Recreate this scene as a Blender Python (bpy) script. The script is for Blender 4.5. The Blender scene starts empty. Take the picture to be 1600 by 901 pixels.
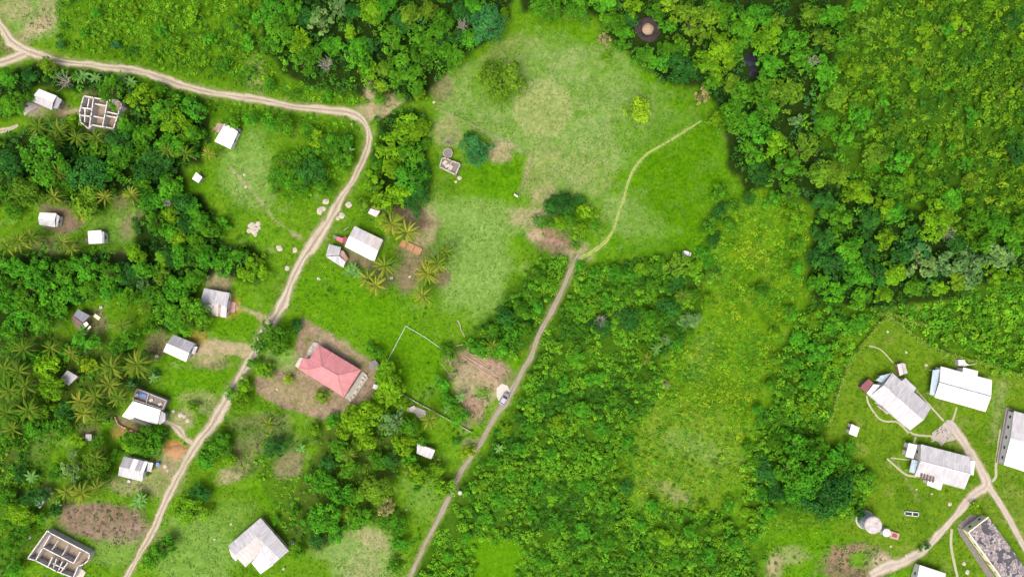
import bpy, math, random
import numpy as np
from mathutils import Vector
random.seed(7); RNG = np.random.default_rng(11)
scene = bpy.context.scene
COL = scene.collection
# ------------------------------------------------------------------ camera, sky, sun, exposure
CAMH = 220.0; PXM = 0.2
cam_d = bpy.data.cameras.new('camera'); cam = bpy.data.objects.new('camera', cam_d); COL.objects.link(cam)
cam.location = (0, 0, CAMH); cam.rotation_euler = (0, 0, 0)
cam_d.sensor_fit = 'HORIZONTAL'; cam_d.sensor_width = 36.0
cam_d.lens = 36.0 * CAMH / (1600 * PXM)
cam_d.clip_start = 1.0; cam_d.clip_end = 9000
scene.camera = cam
world = bpy.data.worlds.new('World'); scene.world = world; world.use_nodes = True
wn = world.node_tree.nodes; wl = world.node_tree.links
sky = wn.new('ShaderNodeTexSky'); sky.sky_type = 'NISHITA'; sky.sun_disc = False
SUN_EL, SUN_AZ = math.radians(66), math.radians(205)     # azimuth clockwise from +Y
sky.sun_elevation = SUN_EL; sky.sun_rotation = SUN_AZ; sky.dust_density = 8.0; sky.air_density = 0.8; sky.ozone_density = 0.3
bg = wn['Background']; bg.inputs['Strength'].default_value = 0.15
wl.new(sky.outputs[0], bg.inputs[0])
sun_d = bpy.data.lights.new('sun', 'SUN'); sun_d.energy = 1.05; sun_d.angle = math.radians(28); sun_d.color = (1, 0.95, 0.87)
sun = bpy.data.objects.new('sun', sun_d); COL.objects.link(sun); sun.location = (0, 0, 300)
sdir = Vector((math.sin(SUN_AZ) * math.cos(SUN_EL), math.cos(SUN_AZ) * math.cos(SUN_EL), math.sin(SUN_EL)))
sun.rotation_euler = sdir.to_track_quat('Z', 'Y').to_euler()
scene.view_settings.view_transform = 'Standard'; scene.view_settings.look = 'None'
scene.view_settings.exposure = 1.1; scene.view_settings.gamma = 1.0

# ------------------------------------------------------------------ helpers
def P(px, py, z=0.0):
    k = PXM * (CAMH - z) / CAMH
    return Vector(((px - 800) * k, (450.5 - py) * k, z))
def G(px, py): return P(px, py, 0.0)

def props(o, label=None, cat=None, group=None, kind=None):
    if label: o['label'] = label
    if cat: o['category'] = cat
    if group: o['group'] = group
    if kind: o['kind'] = kind
    return o

def link(name, data, parent=None, loc=None):
    o = bpy.data.objects.new(name, data); COL.objects.link(o)
    if parent is not None: o.parent = parent
    if loc is not None: o.location = loc
    return o

def thing(name, label, cat, px=None, py=None, group=None, loc=None):
    o = link(name, None); o.empty_display_size = 0.5
    o.location = loc if loc is not None else G(px, py)
    return props(o, label, cat, group)

def worigin(o):
    v = Vector(o.location)
    while o.parent: o = o.parent; v = v + Vector(o.location)
    return v

class MB:
    """collects faces in world space; build() links them as ONE mesh object"""
    def __init__(s): s.v = []; s.f = []; s.uv = []
    def face(s, pts, uv=None):
        n = len(s.v); s.v += [tuple(p) for p in pts]; s.f.append(tuple(range(n, n + len(pts))))
        s.uv += uv if uv else [(p[0], p[1]) for p in pts]
    def prism(s, poly, z0, z1):
        a = [Vector((p[0], p[1], z0)) for p in poly]; b = [Vector((p[0], p[1], z1)) for p in poly]
        n = len(poly)
        area = sum(a[i].x * a[(i + 1) % n].y - a[(i + 1) % n].x * a[i].y for i in range(n))
        if area < 0: a.reverse(); b.reverse()
        s.face(list(reversed(a))); s.face(b)
        for i in range(n):
            j = (i + 1) % n; L = (a[j] - a[i]).length
            s.face([a[i], a[j], b[j], b[i]], [(0, z0), (L, z0), (L, z1), (0, z1)])
        return s
    def box(s, c, sx, sy, z0, z1, ang=0.0):
        ca, sa = math.cos(ang), math.sin(ang)
        poly = [(c[0] + x * ca - y * sa, c[1] + x * sa + y * ca) for x, y in ((-sx / 2, -sy / 2), (sx / 2, -sy / 2), (sx / 2, sy / 2), (-sx / 2, sy / 2))]
        return s.prism(poly, z0, z1)
    def wall(s, p, q, th, z0, z1, ext=0.0):
        p = Vector((p[0], p[1], 0)); q = Vector((q[0], q[1], 0)); d = (q - p).normalized(); n = Vector((-d.y, d.x, 0)) * th / 2
        p = p - d * ext; q = q + d * ext
        return s.prism([p + n, q + n, q - n, p - n], z0, z1)
    def slab(s, poly, th, udir=None):
        poly = [Vector(p) for p in poly]
        nrm = Vector((0, 0, 0))
        for i in range(len(poly)): nrm += (poly[i] - poly[0]).cross(poly[(i + 1) % len(poly)] - poly[0])
        nrm.normalize()
        if nrm.z < 0: poly.reverse(); nrm = -nrm
        u = Vector(udir) if udir is not None else poly[1] - poly[0]
        u = (u - nrm * u.dot(nrm)).normalized(); v = nrm.cross(u)
        uv = lambda pts: [((p).dot(u), (p).dot(v)) for p in pts]
        low = [p - Vector((0, 0, th)) for p in poly]
        s.face(poly, uv(poly)); s.face(list(reversed(low)), uv(list(reversed(low))))
        for i in range(len(poly)):
            j = (i + 1) % len(poly); q = [poly[i], low[i], low[j], poly[j]]; s.face(q, uv(q))
        return s
    def tube(s, pts, radii, n=6, cap=True):
        rings = []
        for i, p in enumerate(pts):
            p = Vector(p); d = (Vector(pts[min(i + 1, len(pts) - 1)]) - Vector(pts[max(i - 1, 0)])).normalized()
            a = d.cross(Vector((0, 0, 1)) if abs(d.z) < 0.9 else Vector((1, 0, 0))).normalized(); b = d.cross(a)
            rings.append([p + (a * math.cos(2 * math.pi * k / n) + b * math.sin(2 * math.pi * k / n)) * radii[i] for k in range(n)])
        for i in range(len(rings) - 1):
            for k in range(n):
                s.face([rings[i][k], rings[i + 1][k], rings[i + 1][(k + 1) % n], rings[i][(k + 1) % n]])
        if cap: s.face(rings[0]); s.face(list(reversed(rings[-1])))
        return s
    def disc(s, c, r, z0, z1, n=24, r1=None):
        r1 = r if r1 is None else r1
        a = [Vector((c[0] + r * math.cos(2 * math.pi * k / n), c[1] + r * math.sin(2 * math.pi * k / n), z0)) for k in range(n)]
        b = [Vector((c[0] + r1 * math.cos(2 * math.pi * k / n), c[1] + r1 * math.sin(2 * math.pi * k / n), z1)) for k in range(n)]
        s.face(list(reversed(a))); s.face(b)
        for k in range(n): s.face([a[k], a[(k + 1) % n], b[(k + 1) % n], b[k]], [(k / n * 6.28 * r, z0), ((k + 1) / n * 6.28 * r, z0), ((k + 1) / n * 6.28 * r, z1), (k / n * 6.28 * r, z1)])
        return s
    def build(s, name, mat, parent=None, origin=None, smooth=False):
        o0 = worigin(parent) if parent is not None else (Vector(origin) if origin is not None else Vector((0, 0, 0)))
        me = bpy.data.meshes.new(name)
        me.from_pydata([(x - o0.x, y - o0.y, z - o0.z) for x, y, z in s.v], [], s.f)
        ul = me.uv_layers.new(name='UVMap'); ul.data.foreach_set('uv', np.array(s.uv, dtype=np.float32).ravel())
        me.materials.append(mat)
        if smooth: me.polygons.foreach_set('use_smooth', [True] * len(me.polygons))
        me.update()
        return link(name, me, parent, None if parent is not None else o0)

def fast_mesh(name, V, quads=None, tris=None, mat=None, col=None, smooth=False):
    me = bpy.data.meshes.new(name); V = np.asarray(V, dtype=np.float32)
    F = quads if quads is not None else tris; k = F.shape[1]
    me.vertices.add(len(V)); me.vertices.foreach_set('co', V.ravel())
    me.loops.add(F.size); me.loops.foreach_set('vertex_index', F.astype(np.int32).ravel())
    me.polygons.add(len(F)); me.polygons.foreach_set('loop_start', np.arange(0, F.size, k, dtype=np.int32))
    me.polygons.foreach_set('loop_total', np.full(len(F), k, dtype=np.int32))
    if smooth: me.polygons.foreach_set('use_smooth', np.ones(len(F), dtype=bool))
    me.update(calc_edges=True)
    if col is not None:
        a = me.color_attributes.new('tint', 'FLOAT_COLOR', 'POINT')
        c = np.ones((len(V), 4), dtype=np.float32); c[:, :3] = col; a.data.foreach_set('color', c.ravel())
    if mat: me.materials.append(mat)
    return me

# ------------------------------------------------------------------ materials
def nmat(name):
    m = bpy.data.materials.new(name); m.use_nodes = True
    nt = m.node_tree; return m, nt.nodes, nt.links, nt.nodes['Principled BSDF']
def noise(N, L, vec, scale, detail=4, rough=0.6):
    n = N.new('ShaderNodeTexNoise'); n.inputs['Scale'].default_value = scale; n.inputs['Detail'].default_value = detail; n.inputs['Roughness'].default_value = rough
    if vec is not None: L.new(vec, n.inputs['Vector'])
    return n.outputs['Fac']
def ramp(N, L, fac, stops):
    r = N.new('ShaderNodeValToRGB'); e = r.color_ramp.elements
    e[0].position, e[0].color = stops[0][0], (*stops[0][1], 1); e[1].position, e[1].color = stops[-1][0], (*stops[-1][1], 1)
    for p, c in stops[1:-1]: k = e.new(p); k.color = (*c, 1)
    L.new(fac, r.inputs[0]); return r.outputs[0]
def mixc(N, L, fac, a, b, mode='MIX'):
    m = N.new('ShaderNodeMix'); m.data_type = 'RGBA'; m.blend_type = mode
    for sock, val in ((m.inputs[0], fac), (m.inputs[6], a), (m.inputs[7], b)):
        if hasattr(val, 'links'): L.new(val, sock)
        elif isinstance(val, (int, float)): sock.default_value = val
        else: sock.default_value = (*val, 1)
    return m.outputs[2]
def mathn(N, L, op, a, b=0.0):
    m = N.new('ShaderNodeMath'); m.operation = op
    for sock, val in ((m.inputs[0], a), (m.inputs[1], b)):
        if hasattr(val, 'links'): L.new(val, sock)
        else: sock.default_value = val
    return m.outputs[0]
def bump(N, L, B, h, strength, dist=0.05):
    b = N.new('ShaderNodeBump'); b.inputs['Strength'].default_value = strength; b.inputs['Distance'].default_value = dist
    L.new(h, b.inputs['Height']); L.new(b.outputs[0], B.inputs['Normal'])
g3 = lambda v: (v, v, v)

def plain(name, col, rough=0.75, var=0.25, scale=3.0, dirt=None, dirt_amt=0.5, metal=0.0, spec=0.3):
    m, N, L, B = nmat(name); tc = N.new('ShaderNodeTexCoord'); v = tc.outputs['Object']
    n1 = noise(N, L, v, scale); c = mixc(N, L, 1.0, col, ramp(N, L, n1, [(0.25, g3(1 - var)), (0.75, g3(1 + var * 0.6))]), 'MULTIPLY')
    if dirt:
        n2 = noise(N, L, v, scale * 0.45, 5, 0.7)
        c = mixc(N, L, ramp(N, L, n2, [(0.62 - dirt_amt * 0.3, g3(0)), (0.68, g3(min(1, dirt_amt + 0.2)))]), c, dirt)
    L.new(c, B.inputs['Base Color']); B.inputs['Roughness'].default_value = rough; B.inputs['Metallic'].default_value = metal
    B.inputs['Specular IOR Level'].default_value = spec
    bump(N, L, B, noise(N, L, v, scale * 4), 0.25)
    return m

def roofmat(name, col, col2=None, rust=0.15, rustcol=(0.17, 0.07, 0.03), sheet=0.85, stain=0.25, rough=0.45, seed=0.0):
    """corrugated sheet: UV u runs along the eave, v up the slope (metres)"""
    m, N, L, B = nmat(name); uv = N.new('ShaderNodeUVMap'); sep = N.new('ShaderNodeSeparateXYZ'); L.new(uv.outputs[0], sep.inputs[0])
    u, vv = sep.outputs[0], sep.outputs[1]
    sid = mathn(N, L, 'FLOOR', mathn(N, L, 'DIVIDE', u, sheet)); rid = mathn(N, L, 'FLOOR', mathn(N, L, 'DIVIDE', vv, 2.6))
    cmb = N.new('ShaderNodeCombineXYZ'); L.new(sid, cmb.inputs[0]); L.new(rid, cmb.inputs[1]); cmb.inputs[2].default_value = seed
    wnz = N.new('ShaderNodeTexWhiteNoise'); wnz.noise_dimensions = '3D'; L.new(cmb.outputs[0], wnz.inputs['Vector'])
    col2 = col2 or tuple(x * 0.82 for x in col)
    c = mixc(N, L, wnz.outputs['Value'], col, col2)
    cs = N.new('ShaderNodeCombineXYZ'); L.new(mathn(N, L, 'MULTIPLY', u, 2.2), cs.inputs[0]); L.new(mathn(N, L, 'MULTIPLY', vv, 0.35), cs.inputs[1]); cs.inputs[2].default_value = seed * 3.1
    st = noise(N, L, cs.outputs[0], 1.0, 5, 0.65)
    c = mixc(N, L, 1.0, c, ramp(N, L, st, [(0.3, g3(1 - stain)), (0.6, g3(1.04))]), 'MULTIPLY')
    cr = N.new('ShaderNodeCombineXYZ'); L.new(mathn(N, L, 'MULTIPLY', u, 0.9), cr.inputs[0]); L.new(mathn(N, L, 'MULTIPLY', vv, 0.5), cr.inputs[1]); cr.inputs[2].default_value = seed * 7.7 + 2
    rn = noise(N, L, cr.outputs[0], 0.9, 6, 0.7)
    e0 = 0.78 - rust * 0.55
    c = mixc(N, L, ramp(N, L, rn, [(e0, g3(0)), (e0 + 0.14, g3(min(1, 0.35 + rust)))]), c, rustcol)
    # sheet lap lines
    fr = mathn(N, L, 'FRACT', mathn(N, L, 'DIVIDE', u, sheet)); lap = mathn(N, L, 'LESS_THAN', fr, 0.14)
    c = mixc(N, L, mathn(N, L, 'MULTIPLY', lap, 0.24), c, tuple(x * 0.4 for x in col))
    L.new(c, B.inputs['Base Color']); B.inputs['Roughness'].default_value = rough; B.inputs['Specular IOR Level'].default_value = 0.35
    h = mathn(N, L, 'SINE', mathn(N, L, 'MULTIPLY', u, 2 * math.pi / 0.17)); bump(N, L, B, h, 0.35, 0.02)
    return m

def leafmat(name, objcol):
    m, N, L, B = nmat(name)
    at = N.new('ShaderNodeAttribute'); at.attribute_name = 'tint'; c = at.outputs['Color']
    if objcol:
        oi = N.new('ShaderNodeObjectInfo'); c = mixc(N, L, 1.0, oi.outputs['Color'], c, 'MULTIPLY')
    L.new(c, B.inputs['Base Color']); B.inputs['Roughness'].default_value = 0.6; B.inputs['Specular IOR Level'].default_value = 0.06
    tr = N.new('ShaderNodeBsdfTranslucent'); L.new(c, tr.inputs['Color'])
    mx = N.new('ShaderNodeMixShader'); mx.inputs[0].default_value = 0.4
    L.new(B.outputs[0], mx.inputs[1]); L.new(tr.outputs[0], mx.inputs[2]); L.new(mx.outputs[0], N['Material Output'].inputs['Surface'])
    return m
M = {}
M['leaf'] = leafmat('tree_leaves', True); M['scrub'] = leafmat('scrub_leaves', False)
M['bark'] = plain('bark', (0.16, 0.12, 0.085), 0.9, 0.4, 6); M['deadwood'] = plain('dead_wood', (0.252, 0.231, 0.196), 0.9, 0.3, 6)
M['log'] = plain('log_wood', (0.270, 0.216, 0.150), 0.9, 0.3, 4)
M['palm_bark'] = plain('palm_bark', (0.24, 0.2, 0.15), 0.9, 0.35, 8)
M['zinc'] = roofmat('zinc_roof', (0.315, 0.315, 0.33), (0.26, 0.26, 0.275), rust=0.14, stain=0.22, seed=1)
M['zinc_b'] = roofmat('zinc_roof_worn', (0.335, 0.335, 0.35), (0.27, 0.27, 0.29), rust=0.22, stain=0.32, seed=2)
M['zinc_g'] = roofmat('zinc_roof_grey', (0.225, 0.23, 0.25), (0.17, 0.175, 0.195), rust=0.14, stain=0.3, seed=3)
M['zinc_d'] = roofmat('zinc_roof_dark', (0.1, 0.11, 0.14), (0.07, 0.08, 0.1), rust=0.2, stain=0.35, seed=4)
M['zinc_r'] = roofmat('zinc_roof_rusty', (0.2, 0.17, 0.16), (0.135, 0.105, 0.09), rust=0.65, stain=0.35, seed=5)
M['zinc_p'] = roofmat('zinc_roof_pinkish', (0.34, 0.32, 0.31), (0.29, 0.27, 0.26), rust=0.1, stain=0.22, seed=6)
M['white_roof'] = roofmat('white_painted_roof', (0.5, 0.5, 0.51), (0.44, 0.44, 0.455), rust=0.04, stain=0.2, seed=7)
M['blue_roof'] = roofmat('pale_blue_awning', (0.25, 0.32, 0.38), (0.2, 0.27, 0.33), rust=0.05, stain=0.15, seed=8)
M['red_roof'] = roofmat('red_painted_roof', (0.335, 0.135, 0.145), (0.31, 0.12, 0.128), rust=0.0, stain=0.28, sheet=0.9, seed=9)
M['maroon'] = roofmat('maroon_roof', (0.15, 0.03, 0.04), (0.09, 0.02, 0.028), rust=0.0, stain=0.2, sheet=0.7, seed=10)
M['brown_roof'] = roofmat('rusted_brown_roof', (0.075, 0.04, 0.03), (0.05, 0.028, 0.022), rust=0.4, stain=0.4, seed=11)
M['cream_wall'] = plain('cream_wall', (0.56, 0.52, 0.37), 0.85, 0.1, 2, (0.35, 0.31, 0.24), 0.25)
M['white_wall'] = plain('white_wall', (0.544, 0.536, 0.504), 0.85, 0.1, 2, (0.4, 0.36, 0.3), 0.25)
M['concrete'] = plain('concrete', (0.230, 0.215, 0.200), 0.9, 0.2, 2, (0.2, 0.18, 0.16), 0.45)
M['concrete_l'] = plain('pale_concrete', (0.330, 0.308, 0.275), 0.9, 0.18, 2, (0.34, 0.30, 0.25), 0.35)
M['concrete_d'] = plain('dark_concrete', (0.120, 0.110, 0.105), 0.9, 0.3, 1.5, (0.10, 0.09, 0.09), 0.5)
M['ring_beam'] = plain('block_wall', (0.43, 0.415, 0.39), 0.9, 0.2, 2.0, (0.22, 0.2, 0.185), 0.5)
M['room_soil'] = plain('room_floor', (0.19, 0.15, 0.115), 0.95, 0.35, 1.5, (0.10, 0.10, 0.05), 0.4)
M['wood'] = plain('weathered_wood', (0.209, 0.165, 0.121), 0.9, 0.3, 4); M['cream_sheet'] = plain('cream_sheet', (0.540, 0.488, 0.375), 0.7, 0.12, 3)
M['glass'] = plain('dark_glass', (0.03, 0.04, 0.05), 0.12, 0.1, 2, spec=0.6); M['door'] = plain('door_paint', (0.22, 0.13, 0.08), 0.6, 0.15, 3)
M['limestone'] = plain('limestone', (0.30, 0.275, 0.23), 0.95, 0.2, 2.5, (0.36, 0.31, 0.24), 0.35)
M['plastic_w'] = plain('white_plastic', (0.36, 0.36, 0.36), 0.5, 0.06, 3, (0.55, 0.5, 0.45), 0.2)
M['tank_side'] = roofmat('tank_side', (0.322, 0.350, 0.392), (0.38, 0.42, 0.49), rust=0.1, stain=0.3, sheet=1.2, seed=12)
M['tank_top'] = plain('tank_top', (0.33, 0.32, 0.32), 0.7, 0.12, 1.2, (0.19, 0.155, 0.145), 0.75)
M['pink'] = plain('pink_canvas', (0.464, 0.080, 0.136), 0.8, 0.15, 3); M['pink_wash'] = plain('washed_red_concrete', (0.330, 0.180, 0.168), 0.9, 0.2, 2)
M['orange'] = plain('orange_clay', (0.235, 0.135, 0.065), 0.95, 0.25, 2, (0.30, 0.14, 0.06), 0.4); M['straw'] = plain('tan_thatch', (0.24, 0.175, 0.12), 0.95, 0.3, 4)
M['char'] = plain('charred_soil', (0.028, 0.020, 0.022), 0.9, 0.5, 2.0); M['salmon'] = plain('salmon_paint', (0.429, 0.273, 0.182), 0.85, 0.12, 3)
M['blue_tarp'] = plain('blue_tarp', (0.06, 0.12, 0.35), 0.6, 0.2, 3); M['blue_plastic'] = plain('blue_plastic', (0.12, 0.32, 0.55), 0.5, 0.1, 3)
M['carpaint'] = plain('car_paint', (0.085, 0.09, 0.13), 0.3, 0.06, 3, spec=0.6); M['rubber'] = plain('rubber', (0.025, 0.025, 0.025), 0.85, 0.2, 8)
M['rim'] = plain('wheel_rim', (0.45, 0.45, 0.47), 0.4, 0.1, 8, metal=0.6); M['lamp'] = plain('lamp_glass', (0.7, 0.7, 0.66), 0.2, 0.05, 8)
M['wire'] = plain('fence_wire', (0.14, 0.15, 0.14), 0.6, 0.1, 6); M['post'] = plain('fence_post', (0.19, 0.17, 0.14), 0.9, 0.25, 6)
M['mintwall'] = plain('pale_green_block', (0.30, 0.38, 0.30), 0.9, 0.15, 2, (0.28, 0.36, 0.2), 0.4)
m, N, L, B = nmat('dark_water'); B.inputs['Base Color'].default_value = (0.012, 0.010, 0.022, 1); B.inputs['Roughness'].default_value = 0.12; M['water'] = m
def stainedroof():
    m, N, L, B = nmat('stained_concrete_roof'); v = N.new('ShaderNodeTexCoord').outputs['Object']
    n1 = noise(N, L, v, 0.42, 2, 0.5); n2 = noise(N, L, v, 1.6, 6, 0.65)
    c = ramp(N, L, n1, [(0.40, (0.05, 0.05, 0.06)), (0.45, (0.15, 0.135, 0.145)), (0.475, (0.34, 0.32, 0.31)), (0.51, (0.14, 0.115, 0.12)), (0.60, (0.17, 0.15, 0.155)), (0.64, (0.33, 0.31, 0.3)), (0.69, (0.20, 0.18, 0.185))])
    c = mixc(N, L, 1.0, c, ramp(N, L, n2, [(0.3, g3(0.45)), (0.65, g3(0.95))]), 'MULTIPLY')
    L.new(c, B.inputs['Base Color']); B.inputs['Roughness'].default_value = 0.9; return m
M['stained'] = stainedroof()

# ------------------------------------------------------------------ numpy noise and masks (photo-pixel plan coordinates = 0.2 m units)
def vnoise(X, Y, scale, seed):
    r = np.random.default_rng(seed).random((128, 128)); x = X / scale + 500; y = Y / scale + 500
    xi = np.floor(x).astype(int); yi = np.floor(y).astype(int); fx = x - xi; fy = y - yi
    fx = fx * fx * (3 - 2 * fx); fy = fy * fy * (3 - 2 * fy); g = lambda a, b: r[a % 128, b % 128]
    return (g(xi, yi) * (1 - fx) + g(xi + 1, yi) * fx) * (1 - fy) + (g(xi, yi + 1) * (1 - fx) + g(xi + 1, yi + 1) * fx) * fy
def fbm(X, Y, scale, seed, oct=4):
    t = 0; a = 1; n = 0
    for o in range(oct): t = t + a * vnoise(X, Y, scale / 2 ** o, seed + o * 13); n += a; a *= 0.55
    return t / n
def sd_poly(X, Y, poly):
    poly = np.array(poly, float); d = np.full(X.shape, 1e18); ins = np.zeros(X.shape, bool)
    for i in range(len(poly)):
        ax, ay = poly[i]; bx, by = poly[(i + 1) % len(poly)]; ex, ey = bx - ax, by - ay
        t = np.clip(((X - ax) * ex + (Y - ay) * ey) / (ex * ex + ey * ey + 1e-9), 0, 1)
        d = np.minimum(d, (X - ax - t * ex) ** 2 + (Y - ay - t * ey) ** 2)
        c = ((ay > Y) != (by > Y)) & (X < (bx - ax) * (Y - ay) / (by - ay + 1e-12) + ax); ins ^= c
    d = np.sqrt(d); return np.where(ins, d, -d)          # positive inside
def sd_line(X, Y, pts, w):
    d = np.full(X.shape, 1e18); ww = np.zeros(X.shape)
    for i in range(len(pts) - 1):
        ax, ay = pts[i][:2]; bx, by = pts[i + 1][:2]; wa = pts[i][2] if len(pts[i]) > 2 else w; wb = pts[i + 1][2] if len(pts[i + 1]) > 2 else w
        ex, ey = bx - ax, by - ay; t = np.clip(((X - ax) * ex + (Y - ay) * ey) / (ex * ex + ey * ey + 1e-9), 0, 1)
        dd = np.sqrt((X - ax - t * ex) ** 2 + (Y - ay - t * ey) ** 2) - (wa + t * (wb - wa)) / 2; d = np.minimum(d, dd)
    return -d
def sd_ell(X, Y, cx, cy, rx, ry, ang=0):
    a = math.radians(ang); x = (X - cx) * math.cos(a) + (Y - cy) * math.sin(a); y = -(X - cx) * math.sin(a) + (Y - cy) * math.cos(a)
    return (1 - np.sqrt((x / rx) ** 2 + (y / ry) ** 2)) * min(rx, ry)

# ------------------------------------------------------------------ roads and paths: centre lines (px, py, width)
ROAD = [(-60, -40, 14), (-15, 15, 14), (5, 45, 15), (20, 66, 18), (50, 83, 16), (100, 96, 12), (150, 103, 12), (180, 106, 12), (215, 111, 12), (245, 119, 12), (280, 132, 12), (320, 143, 13), (360, 150, 12), (400, 155, 13), (450, 165, 12), (500, 171, 12), (540, 175, 13), (562, 184, 14), (574, 200, 12), (576, 218, 11), (570, 243, 11), (556, 275, 11), (545, 292, 11), (530, 315, 12), (515, 342, 17), (500, 366, 22), (483, 390, 18), (470, 410, 15), (455, 440, 14), (444, 468, 16), (432, 492, 20), (415, 515, 18), (400, 545, 16), (385, 572, 17), (362, 612, 18), (345, 640, 21), (330, 665, 20), (310, 690, 17), (293, 718, 12), (279, 745, 12), (264, 772, 14), (254, 795, 11), (238, 830, 10), (220, 862, 10), (205, 888, 11), (190, 915, 11), (160, 970, 11)]
BRANCH = [(40, 84, 16), (20, 92, 16), (0, 98, 15), (-40, 106, 15)]
TRACK_L = [(-40, 212, 8), (10, 203, 8), (28, 195, 6)]
LANE = [(905, 398, 8), (893, 418, 10), (885, 440, 9), (872, 466, 10), (862, 486, 11), (853, 502, 9), (840, 528, 7), (828, 560, 9), (815, 582, 9), (800, 608, 14), (788, 630, 13), (773, 652, 10), (757, 680, 9), (742, 705, 9), (726, 728, 10), (715, 745, 11), (706, 768, 9), (690, 800, 9), (672, 835, 9), (655, 870, 9), (638, 907, 9), (615, 960, 9)]
FIELD_TRACK = [(1096, 189, 3), (1070, 205, 5), (1040, 224, 5), (1012, 240, 5), (992, 262, 6), (981, 285, 6), (975, 310, 7), (966, 335, 6), (958, 360, 6), (945, 378, 8), (925, 394, 9), (903, 404, 9)]
SCHOOL = [(1360, 898, 14), (1385, 885, 20), (1415, 876, 18), (1440, 862, 14), (1462, 840, 12), (1485, 815, 11), (1505, 790, 13), (1525, 770, 15), (1542, 756, 18), (1530, 728, 14), (1517, 708, 13), (1505, 690, 15), (1492, 672, 16)]
SCHOOL2 = [(1540, 752, 16), (1555, 775, 11), (1572, 802, 10), (1590, 835, 10), (1615, 880, 10), (1640, 930, 10)]
FOOT = [[(1395, 566, 2.2), (1376, 546, 2), (1358, 540, 2)], [(1421, 674, 3), (1432, 679, 3), (1456, 681, 3)], [(1354, 618, 3), (1358, 632, 3), (1372, 652, 3), (1385, 658, 3), (1402, 659, 3), (1420, 676, 3)], [(1432, 610, 2.5), (1452, 632, 2.5), (1474, 657, 3)], [(1495, 636, 3), (1489, 656, 3)],
        [(1386, 716, 3), (1402, 730, 3), (1416, 741, 3.5), (1432, 744, 3)], [(1392, 715, 2), (1422, 718, 2)], [(1550, 752, 4), (1556, 744, 4), (1556, 728, 4), (1559, 705, 4), (1563, 670, 3)], [(1487, 826, 4), (1486, 850, 4), (1490, 875, 4), (1497, 905, 4)], [(1431, 682, 3), (1428, 691, 3)], [(1455, 690, 3), (1470, 680, 3)]]
DRIVES = [[(418, 500, 14), (398, 490, 7), (378, 481, 5), (360, 480, 6)], [(395, 552, 24), (370, 545, 20), (340, 541, 16), (312, 545, 20)], [(303, 694, 8), (290, 684, 8), (279, 670, 14), (268, 662, 7), (254, 657, 6)], [(572, 180, 10), (590, 185, 9), (612, 170, 6), (632, 155, 4)], [(578, 176, 12), (575, 150, 10), (578, 130, 6)], [(100, 176, 5), (112, 174, 8), (124, 172, 7)], [(360, 262, 3), (395, 300, 3), (430, 345, 3), (470, 372, 5)]]
ALLROADS = [ROAD, BRANCH, TRACK_L, LANE, SCHOOL, SCHOOL2] + FOOT + DRIVES[:3]

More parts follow.
